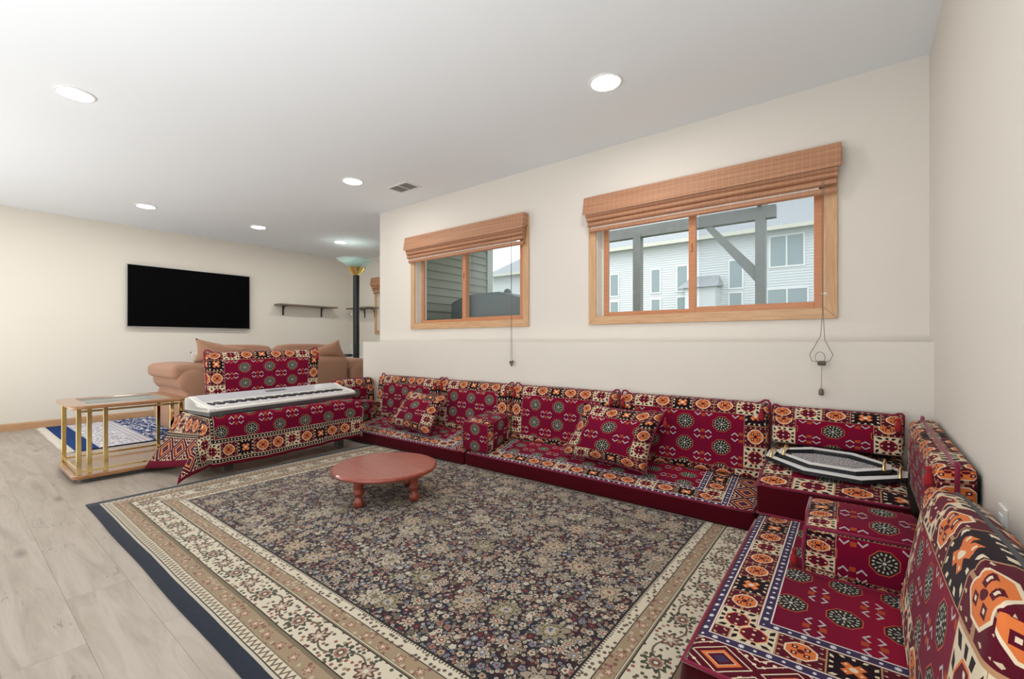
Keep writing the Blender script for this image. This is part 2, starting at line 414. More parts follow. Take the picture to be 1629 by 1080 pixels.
# ------------------------------------------------------------------ object helpers
def tag(o, label=None, cat=None, group=None, kind=None):
    if label: o['label'] = label
    if cat: o['category'] = cat
    if group: o['group'] = group
    if kind: o['kind'] = kind
    return o
def empty(name, loc, label=None, cat=None, group=None, kind=None):
    o = bpy.data.objects.new(name, None); COL.objects.link(o); o.location = loc; o.empty_display_size = .1
    bpy.context.view_layer.update()
    return tag(o, label, cat, group, kind)
def obj(name, bm, mats, parent=None, smooth=False, bevel=0.0, label=None, kind=None):
    bmesh.ops.recalc_face_normals(bm, faces=bm.faces)
    me = bpy.data.meshes.new(name); bm.to_mesh(me); bm.free()
    if not isinstance(mats, (list, tuple)): mats = [mats]
    for m in mats: me.materials.append(MAT[m] if isinstance(m, str) else m)
    if smooth:
        for p in me.polygons: p.use_smooth = True
    o = bpy.data.objects.new(name, me); COL.objects.link(o)
    if parent:
        o.parent = parent
        p = parent; off = Vector((0, 0, 0))
        while p: off += p.location; p = p.parent
        me.transform(Matrix.Translation(-off))
    if bevel:
        b = o.modifiers.new('b', 'BEVEL'); b.width = bevel; b.segments = 2; b.limit_method = 'ANGLE'
    if label: o['label'] = label
    if kind: o['kind'] = kind
    return o
def top(name, bm, mats, label=None, cat=None, group=None, kind=None, origin=None, **k):
    """a thing that is one mesh; origin moved to origin"""
    o = obj(name, bm, mats, None, **k)
    if origin: o.data.transform(Matrix.Translation(-Vector(origin))); o.location = origin
    return tag(o, label, cat, group, kind)
def B(): return bmesh.new()
def box(bm, lo, hi, mi=0):
    vs = [bm.verts.new((x, y, z)) for x in (lo[0], hi[0]) for y in (lo[1], hi[1]) for z in (lo[2], hi[2])]
    for f in ((0, 1, 3, 2), (4, 6, 7, 5), (0, 4, 5, 1), (2, 3, 7, 6), (0, 2, 6, 4), (1, 5, 7, 3)):
        bm.faces.new([vs[i] for i in f]).material_index = mi
    return bm
def bx(lo, hi): return box(B(), lo, hi)
def tube(bm, pts, r, n=8, caps=True):
    pts = [Vector(p) for p in pts]; rings = []
    prev = None
    for i, p in enumerate(pts):
        t = (pts[min(i+1, len(pts)-1)] - pts[max(i-1, 0)]).normalized()
        if prev is None:
            a = t.orthogonal().normalized()
        else:
            a = (prev - t*prev.dot(t)).normalized()
        prev = a; b = t.cross(a); rr = r[i] if isinstance(r, (list, tuple)) else r
        rings.append([bm.verts.new(p + a*rr*math.cos(2*PI*k/n) + b*rr*math.sin(2*PI*k/n)) for k in range(n)])
    for i in range(len(rings)-1):
        for k in range(n):
            bm.faces.new((rings[i][k], rings[i][(k+1) % n], rings[i+1][(k+1) % n], rings[i+1][k]))
    if caps: bm.faces.new(rings[0][::-1]); bm.faces.new(rings[-1])
    return bm
def lathe(bm, prof, c, n=24):
    """prof: list of (r, z)"""
    rings = []
    for r, z in prof:
        r = max(r, 1e-4)
        rings.append([bm.verts.new((c[0] + r*math.cos(2*PI*k/n), c[1] + r*math.sin(2*PI*k/n), c[2] + z)) for k in range(n)])
    for i in range(len(rings)-1):
        for k in range(n): bm.faces.new((rings[i][k], rings[i][(k+1) % n], rings[i+1][(k+1) % n], rings[i+1][k]))
    bm.faces.new(rings[0][::-1]); bm.faces.new(rings[-1])
    return bm
def prism(bm, poly, z0, z1):
    a = [bm.verts.new((x, y, z0)) for x, y in poly]; b = [bm.verts.new((x, y, z1)) for x, y in poly]
    bm.faces.new(a[::-1]); bm.faces.new(b); n = len(a)
    for i in range(n): bm.faces.new((a[i], a[(i+1) % n], b[(i+1) % n], b[i]))
    return bm
def extrude_profile(bm, prof, ax, a0, a1):
    """prof in the two other axes (order x,y,z without ax), extruded along ax"""
    def P(p, a):
        q = list(p); q.insert(ax, a); return q
    A = [bm.verts.new(P(p, a0)) for p in prof]; C = [bm.verts.new(P(p, a1)) for p in prof]; n = len(A)
    bm.faces.new(A[::-1]); bm.faces.new(C)
    for i in range(n): bm.faces.new((A[i], A[(i+1) % n], C[(i+1) % n], C[i]))
    return bm

def corners_box(x0, x1, y0, y1, z0, z1, dzb=0.0):
    """8 corners, dzb raises the back (y1) top"""
    return [(x0, y0, z0), (x1, y0, z0), (x1, y1, z0), (x0, y1, z0), (x0, y0, z1), (x1, y0, z1), (x1, y1, z1+dzb), (x0, y1, z1+dzb)]
def warp(C8, u, v, w_):
    C8 = [Vector(c) for c in C8]
    def bl(q): return (q[0]*(1-u) + q[1]*u)*(1-v) + (q[3]*(1-u) + q[2]*u)*v
    return bl(C8[:4])*(1-w_) + bl(C8[4:])*w_
def grid_t(L, r, n):
    t = [0, r*.3, r*.65, r]
    t += [r + (L-2*r)*i/n for i in range(1, n)]
    t += [L-r, L-r*.65, L-r*.3, L]
    return t
def soft_box(dims, C8, r=.02, n=(8, 4, 4), bulge=None, pat=None, uvf=None, bxy=(.12, .10)):
    """rounded, pillowy box of real size dims, bent into the 8 corners.
    pat: set of faces with the woven pattern ('-y','+z',...); uvf(face, x, y, z) -> (xl, yb, xr, yt)"""
    bm = B(); A = bm.loops.layers.uv.new('A'); Bl = bm.loops.layers.uv.new('B'); Cl = bm.loops.layers.uv.new('C')
    D = dims; bulge = bulge or {}; pat = pat or set()
    ts = [grid_t(D[i], r, n[i]) for i in range(3)]
    for ax in range(3):
        for sg in (0, 1):
            key = ('-', '+')[sg] + 'xyz'[ax]; a, b = [i for i in range(3) if i != ax]
            grid = {}
            for i, p in enumerate(ts[a]):
                for j, q in enumerate(ts[b]):
                    P = [0, 0, 0]; P[ax] = D[ax]*sg; P[a] = p; P[b] = q
                    inner = Vector([min(max(P[k], r), D[k]-r) for k in range(3)])
                    dv = Vector(P) - inner
                    pos = inner + (dv.normalized()*r if dv.length > 1e-9 else dv)
                    bu = bulge.get(key, 0)
                    if bu:
                        fa = 1 - abs(2*p/D[a]-1)**4; fb = 1 - abs(2*q/D[b]-1)**4
                        pos[ax] += (1 if sg else -1)*bu*fa*fb
                    wv = warp(C8, pos[0]/D[0], pos[1]/D[1], pos[2]/D[2])
                    grid[i, j] = (bm.verts.new(wv), P)
            for i in range(len(ts[a])-1):
                for j in range(len(ts[b])-1):
                    q = [grid[i, j], grid[i+1, j], grid[i+1, j+1], grid[i, j+1]]
                    f = bm.faces.new([k[0] for k in q]); f.material_index = 0 if key in pat else 1; f.smooth = True
                    for lp, k in zip(f.loops, q):
                        if uvf and key in pat:
                            xl, yb, xr, yt = uvf(key, *k[1])
                            lp[A].uv = (xl, yb); lp[Bl].uv = (xr, yt); lp[Cl].uv = bxy
    bmesh.ops.remove_doubles(bm, verts=bm.verts, dist=1e-5)
    return bm
def tassel(parent, p, s=1.0, fwd=(0, -1, 0)):
    bm = B(); p = Vector(p)
    lathe(bm, [(.002, .018*s), (.007*s, .014*s), (.009*s, .004*s), (.006*s, -.002*s), (.012*s, -.012*s), (.016*s, -.032*s), (.015*s, -.054*s), (.009*s, -.050*s)], p, 10)
    return obj('tassel', bm, 'tassel', parent, smooth=True)

# ------------------------------------------------------------------ room shell
XR, XL, YW, YL, YF, YB = .288, -7.29, 3.112, 2.94, 4.655, -2.8
WLX = -4.335     # left end of the window wall
LDX = -4.405     # left end of the low ledge wall
top('floor', bx((XL-.1, YB-.1, -.10), (XR+.1, YF+.1, -.006)), plain('floor_underlay', (.2, .18, .16), .9), kind='structure')
floor = bpy.data.objects['floor']
# vinyl planks, laid along X
PW, PLN = .182, 1.22
plank_me = {}
row = 0; y = YB
while y < YF:
    y1 = min(y+PW, YF); x = XL - random.random()*PLN
    while x < XR:
        x0 = max(x, XL); x1 = min(x+PLN, XR)
        vis = x1 - x0 > .01 and not (x0 > -4.3 and y > YL+.02)
        if vis and y1-y > .02:
            key = (round(x1-x0, 3), round(y1-y, 3))
            if key not in plank_me:
                bm = B(); g = .0007
                a, b = x1-x0, y1-y
                vs = [bm.verts.new(v) for v in ((g, g, 0), (a-g, g, 0), (a-g, b-g, 0), (g, b-g, 0), (0, 0, -.0012), (a, 0, -.0012), (a, b, -.0012), (0, b, -.0012), (0, 0, -.006), (a, 0, -.006), (a, b, -.006), (0, b, -.006))]
                bm.faces.new(vs[:4])
                for i in range(4):
                    bm.faces.new((vs[i], vs[4+i], vs[4+(i+1) % 4], vs[(i+1) % 4])); bm.faces.new((vs[4+i], vs[8+i], vs[8+(i+1) % 4], vs[4+(i+1) % 4]))
                bmesh.ops.recalc_face_normals(bm, faces=bm.faces)
                me = bpy.data.meshes.new('plank'); bm.to_mesh(me); bm.free(); me.materials.append(MAT['plank']); plank_me[key] = me
            o = bpy.data.objects.new('plank', plank_me[key]); COL.objects.link(o); o.parent = floor; o.location = (x0, y, 0)
        x += PLN
    y += PW; row += 1
top('ceiling', bx((XL-.1, YB-.1, H_CEIL), (XR+.1, YF+.1, H_CEIL+.1)), 'ceil', kind='structure')
top('wall_right', bx((XR, YB-.1, 0), (XR+.12, YW+.2, H_CEIL)), 'wall', kind='structure')
top('wall_left', bx((XL-.12, YB-.1, 0), (XL, YF+.2, H_CEIL)), 'wallb', kind='structure')
top('wall_rear', bx((XL-.1, YB-.12, 0), (XR+.1, YB, H_CEIL)), 'wall', kind='structure')
# window wall with two openings (built from blocks so that the holes are real)
W1 = (-3.72, -2.28, 1.155, 1.99); W2 = (-1.598, -.145, 1.155, 1.99)
def wall_with_holes(name, x0, x1, y0, y1, z0, z1, holes, mat):
    bm = B(); xs = [x0] + [v for h in holes for v in h[:2]] + [x1]
    for i in range(0, len(xs), 2): box(bm, (xs[i], y0, z0), (xs[i+1], y1, z1))
    for h in holes:
        box(bm, (h[0], y0, z0), (h[1], y1, h[2])); box(bm, (h[0], y0, h[3]), (h[1], y1, z1))
    return top(name, bm, mat, kind='structure')
wall_with_holes('wall_window', WLX, XR, YW, YW+.16, 0, H_CEIL, [W1, W2], 'wall')
top('wall_ledge', bx((LDX, YL, 0), (XR, YW+.02, .969)), 'wall', kind='structure')
top('wall_return', bx((WLX, YW+.16, 0), (WLX+.14, YF+.16, H_CEIL)), 'wall', kind='structure')
top('wall_ledge_return', bx((LDX, YW+.02, 0), (WLX, YF, .969)), 'wall', kind='structure')
W3 = (-6.56, -5.0, 1.155, 1.99)
wall_with_holes('wall_far', XL-.1, WLX, YF, YF+.16, 0, H_CEIL, [W3], 'wallb')

bb = B(); extrude_profile(bb, [(XL, 0), (XL+.014, 0), (XL+.014, .065), (XL+.009, .078), (XL, .08)], 1, YB, YF)
top('baseboard_left', bb, 'oaky', kind='structure')
bb = B(); extrude_profile(bb, [(YF-.014, 0), (YF, 0), (YF, .08), (YF-.009, .078), (YF-.014, .065)], 0, XL+.014, LDX)
top('baseboard_far', bb, 'oak', kind='structure')
bb = B(); extrude_profile(bb, [(YB, 0), (YB+.014, 0), (YB+.014, .065), (YB+.009, .078), (YB, .08)], 0, XL, XR)
top('baseboard_rear', bb, 'oak', kind='structure')

# ------------------------------------------------------------------ windows
def window(n, W, yw, screen):
    x0, x1, z0, z1 = W
    root = empty('window_%d' % n, ((x0+x1)/2, yw, z0), kind='structure')
    tw, tt = .062, .016
    # casing, mitred frame
    def piece(a, b, c, d, nm, mat):
        bm = B(); q = [(a[0], a[1]), (b[0], b[1]), (c[0], c[1]), (d[0], d[1])]
        A = [bm.verts.new((p[0], yw-tt, p[1])) for p in q]; C = [bm.verts.new((p[0], yw, p[1])) for p in q]
        bm.faces.new(A); bm.faces.new(C[::-1])
        for i in range(4): bm.faces.new((A[i], A[(i+1) % 4], C[(i+1) % 4], C[i]))
        obj(nm, bm, mat, root, bevel=.003)
    X0, X1, Z0, Z1 = x0-tw+.008, x1+tw-.008, z0-tw+.008, z1+tw-.008
    i0, i1, k0, k1 = x0+.008, x1-.008, z0+.008, z1-.008
    piece((X0, Z0), (X1, Z0), (i1, k0), (i0, k0), 'casing', 'oak')
    piece((X0, Z1), (i0, k1), (i1, k1), (X1, Z1), 'casing', 'oak')
    piece((X0, Z0), (i0, k0), (i0, k1), (X0, Z1), 'casing', 'oakv')
    piece((X1, Z0), (X1, Z1), (i1, k1), (i1, k0), 'casing', 'oakv')
    # jamb lining
    j = .012; bm = B(); ya, yb_ = yw, yw+.15
    box(bm, (x0, ya, z0), (x1, yb_, z0+j)); box(bm, (x0, ya, z1-j), (x1, yb_, z1))
    obj('jamb', bm, 'oak', root)
    bm = B(); box(bm, (x0, ya, z0+j), (x0+j, yb_, z1-j)); box(bm, (x1-j, ya, z0+j), (x1, yb_, z1-j))
    obj('jamb', bm, 'vinyl', root, label='pale vinyl side jamb')
    xm = x0 + (x1-x0)*.487
    def sash(a, b, y_, wd, mat):
        f = obj_sash(a, b, y_, wd, mat); return f
    def obj_sash(a, b, y_, wd, mat):
        bm = B(); d = .028; c0, c1 = z0+j, z1-j
        box(bm, (a, y_, c0), (a+wd, y_+d, c1)); box(bm, (b-wd, y_, c0), (b, y_+d, c1))
        box(bm, (a+wd, y_, c0), (b-wd, y_+d, c0+wd*.8)); box(bm, (a+wd, y_, c1-wd*.8), (b-wd, y_+d, c1))
        s_ = obj('sash', bm, mat, root, bevel=.002)
        obj('pane', bx((a+wd, y_+.012, c0+wd*.8), (b-wd, y_+.016, c1-wd*.8)), 'glass', s_)
        return s_
    sash(x0+.045, xm+.02, yw+.045, .036, 'sash'); s2 = sash(xm-.018, x1-.012, yw+.012, .046, 'sash')
    if screen: obj('insect_screen', bx((xm+.03, yw+.085, z0+.03), (x1-.02, yw+.087, z1-.03)), 'screenmesh', root)
    obj('sash_latch', bx((xm-.006, yw+.002, (z0+z1)/2+.01), (xm+.006, yw+.012, (z0+z1)/2+.06)), 'sash', root)
    bm = B(); box(bm, (x0+.012, yw+.078, z0+.012), (x0+.03, yw+.1, z1-.012))
    obj('track', bm, 'vinyl', root)
    return root
window(1, W1, YW, True); window(2, W2, YW, True); window(3, W3, YF, False)

def shade(x0, x1, yw, label, group=None):
    root = empty('roman_shade', ((x0+x1)/2, yw, 2.07), label, 'window shade', group)
    y0 = yw - .085
    bm = B()   # valance: slightly slanted board of woven bamboo with returns
    t = .006
    extrude_profile(bm, [(y0+.012, 2.068), (y0+.012+t, 2.068), (y0-.010+t, 1.935), (y0-.010, 1.932)], 0, x0, x1)
    obj('valance', bm, 'shade', root)
    for xx in (x0, x1):
        s = 1 if xx == x1 else -1
        bm = B(); extrude_profile(bm, [(yw-.002, 2.066), (y0+.014, 2.066), (y0-.008, 1.934), (y0+.03, 1.945), (yw-.002, 1.99)], 0, xx-.003, xx+.003)
        obj('return_flap', bm, 'shade', root)
    obj('head_rail', bx((x0+.01, y0+.03, 2.03), (x1-.01, yw-.003, 2.062)), 'oak', root)
    zz = [(1.936, .018, .004), (1.905, .017, .010), (1.868, .017, .016)]
    for i, (z, rr, dy) in enumerate(zz):
        bm = B(); pr = []
        for k in range(9):
            a = PI/2 + PI*k/8
            pr.append((y0 + .028 + dy + math.cos(a)*.026, z - .003 + math.sin(a)*rr - .003*(k > 4)))
        pr += [(y0+.042+dy, z-rr-.002), (y0+.042+dy, z+rr)]
        extrude_profile(bm, pr, 0, x0+.012+.006*i, x1-.010-.004*i); obj('fold', bm, 'shade', root)
    obj('daylight_strip', bx((x0+.04, y0+.042, 1.832), (x1-.1, y0+.046, 1.852)), 'gaplight', root)  # pale strip painted as the daylight gap above the bottom rail
    bm = B(); extrude_profile(bm, [(y0+.036, 1.833), (y0+.030, 1.824), (y0+.032, 1.808), (y0+.042, 1.80), (y0+.052, 1.806), (y0+.052, 1.833)], 0, x0+.035, x1-.02)
    obj('bottom_rail', bm, 'shade', root)
    return root
shade(-3.80, -2.235, YW, 'woven bamboo roman shade drawn up over the smaller left window', 'bamboo roman shades')
shade(-1.66, -.075, YW, 'woven bamboo roman shade above the wide window with the house view', 'bamboo roman shades')
shade(-6.64, -4.95, YF, 'woven bamboo shade edge glimpsed beyond the wall corner behind the lamp', 'bamboo roman shades')

def cord_set(x, y, zt, zb, fancy, label):
    root = empty('shade_cord', (x, y, zt), label, 'cord', 'shade pull cords')
    if fancy:
        bm = B(); tube(bm, [(x, y, zt), (x+.002, y, 1.12), (x-.006, y, 1.0), (x-.055, y, .90), (x-.045, y, .865), (x, y, .858)], .0016, 5); obj('cord', bm, 'cord', root)
        bm = B(); tube(bm, [(x+.008, y, zt), (x+.006, y, 1.12), (x+.012, y, .98), (x+.048, y, .90), (x+.035, y, .868), (x, y, .858)], .0016, 5); obj('cord', bm, 'cord', root)
        bm = B(); tube(bm, [(x+.022*math.cos(a)-.008, y, .885+.03*math.sin(a)) for a in [i*PI/7 for i in range(15)]], .0014, 5, False); obj('cord', bm, 'cord', root)
        bm = B(); tube(bm, [(x, y, .86), (x-.003, y, .71)], .0013, 5); obj('cord', bm, 'cord', root)
        bm = B(); box(bm, (x-.020, y-.012, .842), (x+.018, y+.010, .866)); obj('cord_knob', bm, plain('bronze_cord_knob', (.07, .05, .035), .5), root, bevel=.006)
        bm = B(); lathe(bm, [(.003, .02), (.011, .012), (.013, -.012), (.009, -.018)], (x-.003, y, .70), 10); obj('cord_weight', bm, 'cord', root, smooth=True)
        bm = B(); box(bm, (x-.008, y+.12, 1.235), (x+.016, y+.14, 1.243)); obj('cleat', bm, 'white', root)
    else:
        for d in (-.006, .008):
            bm = B(); tube(bm, [(x, y, zt), (x+d*.5, y, 1.2), (x+d, y, zb+.02)], .0016, 5); obj('cord', bm, 'cord', root)
        for d, zz in ((-.010, 0), (.012, .004), (.002, -.018)):
            bm = B(); lathe(bm, [(.003, .014), (.009, .008), (.010, -.006), (.006, -.014)], (x+d, y, zb+zz), 8); obj('cord_weight', bm, 'cord', root, smooth=True)
cord_set(-2.262, 2.905, 1.86, .80, False, 'thin brown pull cords with three small weights hanging from the left shade')
cord_set(-.153, 2.905, 1.84, .69, True, 'looped brown pull cord tied in a bow hanging from the right shade')

# ------------------------------------------------------------------ ceiling fixtures
names = {(-3.665, .50): 'recessed ceiling light at the upper left, nearest the camera', (-1.129, 2.32): 'recessed ceiling light shining beside the window wall',
         (-3.654, 2.33): 'recessed ceiling light next to the square air vent', (-6.10, 1.385): 'recessed ceiling light in front of the television',
         (-6.07, 2.52): 'middle recessed ceiling light of the row along the television wall', (-6.03, 3.64): 'recessed ceiling light just before the glass topped floor lamp'}
lights = [(-3.665, .50), (-1.129, 2.32), (-3.654, 2.33), (-6.10, 1.385), (-6.07, 2.52), (-6.03, 3.64)]
rear = {(-1.129, .50): 'recessed ceiling light directly overhead, above the right part of the rug', (-1.13, -1.3): 'unseen added ceiling light of the rear row nearest the right wall', (-3.66, -1.3): 'unseen added ceiling light in the middle of the rear row', (-6.1, .2): 'recessed ceiling light nearest the near end of the television wall', (-6.1, -1.3): 'unseen added ceiling light of the rear row by the television wall'}  # rear row lights are unseen, added to help light the room
for (x, y) in lights + [(-1.129, .50), (-1.13, -1.3), (-3.66, -1.3), (-6.1, .2), (-6.1, -1.3)]:
    root = empty('recessed_light', (x, y, H_CEIL), names.get((x, y)) or rear[(x, y)], 'light', 'recessed ceiling lights')
    bm = B(); lathe(bm, [(.078, -.001), (.094, -.001), (.094, -.004), (.088, -.007), (.078, -.007), (.078, -.001)], (x, y, H_CEIL), 32)
    bmesh.ops.delete(bm, geom=[f for f in bm.faces if len(f.verts) > 4], context='FACES'); obj('trim_ring', bm, 'white', root, smooth=True)
    bm = B(); lathe(bm, [(.079, 0), (.079, -.005), (.06, -.006)], (x, y, H_CEIL-.0005), 32); obj('diffuser', bm, 'lamp', root)
root = empty('ceiling_vent', (-3.42, 2.722, H_CEIL), 'white louvred air vent set in the ceiling by the wall corner', 'vent')
obj('frame', box(box(box(box(B(), (-3.56, 2.63, 2.434), (-3.27, 2.65, 2.44)), (-3.56, 2.795, 2.434), (-3.27, 2.815, 2.44)), (-3.56, 2.65, 2.434), (-3.54, 2.795, 2.44)), (-3.29, 2.65, 2.434), (-3.27, 2.795, 2.44)), 'vent', root)
obj('duct_opening', bx((-3.54, 2.65, 2.4385), (-3.29, 2.795, 2.44)), 'ventdark', root)
obj('divider', bx((-3.42, 2.65, 2.434), (-3.41, 2.795, 2.4385)), 'vent', root)
for i in range(9):
    yy = 2.658 + i*.0155
    bm = B(); extrude_profile(bm, [(yy, 2.434), (yy+.009, 2.4385), (yy+.0105, 2.438), (yy+.0015, 2.4335)], 0, -3.54, -3.29); obj('slat', bm, 'vent', root)
root = empty('wall_outlet', (XR, 1.625, .5), 'white wall outlet plate on the right wall behind the cushion', 'outlet')
obj('cover_plate', bx((XR-.006, 1.59, .44), (XR, 1.66, .56)), 'white', root, bevel=.002)
for z in (.475, .525): obj('socket', bx((XR-.009, 1.608, z-.015), (XR-.004, 1.642, z+.015)), 'white', root, bevel=.002)

# ------------------------------------------------------------------ rug
def flat_rug(name, x0, x1, y0, y1, t, mat, label, swap=False, nx=40, ny=30, amp=.0015):
    bm = B(); A = bm.loops.layers.uv.new('A'); Bl = bm.loops.layers.uv.new('B'); Cl = bm.loops.layers.uv.new('C')
    vs = {}
    for i in range(nx+1):
        for j in range(ny+1):
            x = x0+(x1-x0)*i/nx; y = y0+(y1-y0)*j/ny
            e = min(i, nx-i, j, ny-j)
            wob = amp*math.sin(x*9+y*3)*math.sin(y*7) if e else 0
            ox = .002*math.sin(y*8+1) if i in (0, nx) else 0
            oy = .002*math.sin(x*7) if j in (0, ny) else 0
            vs[i, j] = (bm.verts.new((x+ox, y+oy, t+wob-(.003 if e == 0 else 0))), (x-x0, y-y0, x1-x, y1-y))
    for i in range(nx):
        for j in range(ny):
            q = [vs[i, j], vs[i+1, j], vs[i+1, j+1], vs[i, j+1]]; f = bm.faces.new([k[0] for k in q]); f.smooth = True
            for lp, k in zip(f.loops, q):
                a = k[1]
                lp[A].uv = (a[0], a[1]); lp[Bl].uv = (a[2], a[3])
    ext = [e for e in bm.edges if len(e.link_faces) == 1]
    r = bmesh.ops.extrude_edge_only(bm, edges=ext)
    for v in [g for g in r['geom'] if isinstance(g, bmesh.types.BMVert)]: v.co.z = .0008
    return top(name, bm, mat, label, 'rug', origin=(x0, y0, 0))
flat_rug('area_rug', -3.60, -.25, .535, 2.90, .011, 'rug', 'large dark floral persian rug with cream borders under the round table')
# blue and white rug
pr = flat_rug('fringed_rug', -7.23, -5.42, .74, 3.3, .010, 'prug', 'blue and white rug with cream fringe beside the television wall', nx=20, ny=30)
bm = B()
for i in range(150):
    x = -7.22 + i*1.79/149; a = random.uniform(-.008, .008); l = random.uniform(.065, .085)
    y0 = .742
    vs = [bm.verts.new(p) for p in ((x-.005, y0, .007), (x+.005, y0, .007), (x+.006+a, y0-l, .0015), (x-.006+a, y0-l, .0015), (x+a*.5, y0-l*.5, .010))]
    bm.faces.new((vs[0], vs[1], vs[4])); bm.faces.new((vs[1], vs[2], vs[4])); bm.faces.new((vs[2], vs[3], vs[4])); bm.faces.new((vs[3], vs[0], vs[4]))
obj('fringe', bm, 'ivory', pr, label='cream fringe', kind='stuff')

# ------------------------------------------------------------------ floor seating
def seat(name, C8, dims, label, cat='seat cushion', group=None, xoff=.0, yoff=.0, wid=None, tw=.105, mat='seat', along_y=False, ends=(True, True), uvscale=1.0, cut=(0, 0)):
    Lx, Ly, Lz = dims
    if along_y:
        def uvf(k, x, y, z): return (y - (.13 if ends[0] else -.0), x, (Ly-y) - (.13 if ends[1] else 0), (Lx-x) + cut[1])
    else:
        sy = uvscale
        def uvf(k, x, y, z): return (x - (.13 if ends[0] else 0), y*sy, (Lx-x) - (.13 if ends[1] else 0), (Ly-y)*sy + cut[1])
    root = empty(name, tuple(Vector(C8[0])), label, cat, group)
    bm = soft_box(dims, C8, .022, (14, 6, 3), {'+z': .012, '-y': .006, '-x': .006}, {'+z'}, uvf, (.13, tw))
    obj('cushion_body', bm, [mat, 'velvet'], root)
    return root
def pipe(root, C8, path, r=.006, dims=None, name='piping', mat='piping'):
    bm = B(); tube(bm, [warp(C8, *p) for p in path], r, 7); return obj(name, bm, mat, root, smooth=True)
def perimeter_top(n=10):
    P = []
    for i in range(n+1): P.append((i/n, 0.0, .965))
    for i in range(1, n+1): P.append((1.0, i/n, .965))
    return P
ZF = .115
c = corners_box(-4.11, -2.415, 2.50, 2.93, .0125, ZF, .115); c[0] = (-4.11, 2.47, .0125); c[4] = (-4.11, 2.47, ZF)
s1 = seat('floor_cushion', c, (1.69, .70, .12), 'red patterned floor seat under the left throw pillow, at the far corner', group='red woven floor seats', uvscale=1.0, cut=(0, .0))
pipe(s1, c, [(0.005, i/4, .96) for i in (2, 1)] + [(.01, .01, .97)] + [(i/16, .003, .97) for i in range(1, 16)] + [(.99, .01, .97), (.995, .3, .96)])
c = corners_box(-2.405, -.405, 2.505, 2.93, .0125, ZF, .115)
s2 = seat('floor_cushion', c, (2.0, .70, .12), 'long red patterned floor seat under the right throw pillow', group='red woven floor seats')
pipe(s2, c, [(0.003, .3, .96), (.01, .01, .97)] + [(i/20, .003, .97) for i in range(1, 20)] + [(.993, .01, .97), (.997, .3, .96)])
c = corners_box(-.385, .275, 1.19, 2.92, .0125, .140)
c[0] = (-.395, 1.25, .0125); c[4] = (-.365, 1.19, .14)
s3 = seat('floor_cushion', c, (.66, 1.73, .13), 'red patterned floor seat along the right wall in the foreground', group='red woven floor seats', along_y=True)
pipe(s3, c, [(.95, .002, .97)] + [(k/6, .002, .97) for k in (5, 4, 3, 2, 1)] + [(.005, .003, .97)] + [(.003, k/12, .97) for k in range(1, 9)])
pipe(s3, c, [(.003, .01, .06)] + [(-.001, k/12, .06) for k in range(1, 9)])
tassel(s3, (-.375, 2.39, .12), .8)

# ottoman cushion in the corner
c = [(-.385, 2.40, .150), (.172, 2.40, .150), (.175, 2.92, .150), (-.375, 2.92, .150), (-.385, 2.40, .292), (.172, 2.40, .300), (.175, 2.92, .405), (-.375, 2.92, .40)]
ot = empty('corner_ottoman', (-.1, 2.6, .14), 'square red seat cushion stacked in the corner beneath the two trays', 'seat cushion')
def uvo(k, x, y, z): return (x, y, .56-x+.4*0, .62-y)
obj('cushion_body', soft_box((.56, .62, .16), c, .02, (8, 6, 3), {'+z': .008, '-y': .004}, {'+z'}, uvo, (.13, .125)), ['back', 'velvet'], ot)
pipe(ot, c, [(0.0, .95, .98), (0.0, .5, .98), (.003, .01, .97)] + [(i/8, .002, .97) for i in range(1, 8)] + [(.99, .005, .97)], .0065)
pipe(ot, c, [(0.0, .5, .03), (.003, .01, .03)] + [(i/8, .002, .03) for i in range(1, 8)] + [(.99, .005, .03)], .0055)

def backrest(C8, dims, label, zpad=.045, bxw=.115, byw=.095, ears=True, tass=(True, True), mat='back', parts_back=None, zipm='piping', name='back_cushion', bulgef=.012, group='red woven back cushions', padl=0.0, padr=0.0, cat='cushion', bt=.004):
    wt = 1 + bt/dims[2]*.9
    Lx, Ly, Lz = dims; d = Ly/2
    def uvf(k, x, y, z):
        if k == '-y': return (x+padl, z+zpad, Lx-x+padr, Lz-z+d*.5)
        if k == '+z':
            yy = y if y < d else Ly-y
            return (x+padl, Lz+zpad+yy*.5, Lx-x+padr, (d-yy)*.5)
        # end faces: border tiles
        return (.02+y*.7 if y < d else .02+(Ly-y)*.7, z+zpad, 9, max(Lz-z+d*.5, byw*0+.0))
    root = empty(name, tuple((Vector(C8[0])+Vector(C8[2]))/2), label, cat, group)
    bm = soft_box(dims, C8, .026, (10, 3, 6), {'-y': bulgef, '+z': bt}, {'-y', '+z', '-x', '+x'}, uvf, (bxw, byw))
    obj('cushion_body', bm, [mat, parts_back or 'velvet'], root)
    if ears:
        P = [(0.0, .5, .25), (0.0, .5, .6), (-.004, .5, .9), (-.005, .5, 1.01), (.006, .5, 1.05), (.028, .5, 1.05), (.05, .5, 1.015), (.075, .5, 1.0)]
        P += [(i/12, .5, 1.0) for i in range(2, 11)] + [(1-a, b, c_) for a, b, c_ in P[::-1]]
        pipe(root, C8, P, .0065, mat=zipm)
        fz = .86
        if tass[0]: tassel(root, warp(C8, .035, -.12, .93), .95)
        if tass[1]: tassel(root, warp(C8, .965, -.12, .93), .95)
    else:
        pipe(root, C8, [(0.0, .5, .2), (0.0, .5, .7), (.003, .5, .98), (.02, .5, 1.0)] + [(i/12, .5, 1.004 + (wt-1)*(1-abs(2*i/12-1)**4)) for i in range(1, 12)] + [(.98, .5, 1.0), (1, .5, .9)], .0065, mat=zipm)
    return root
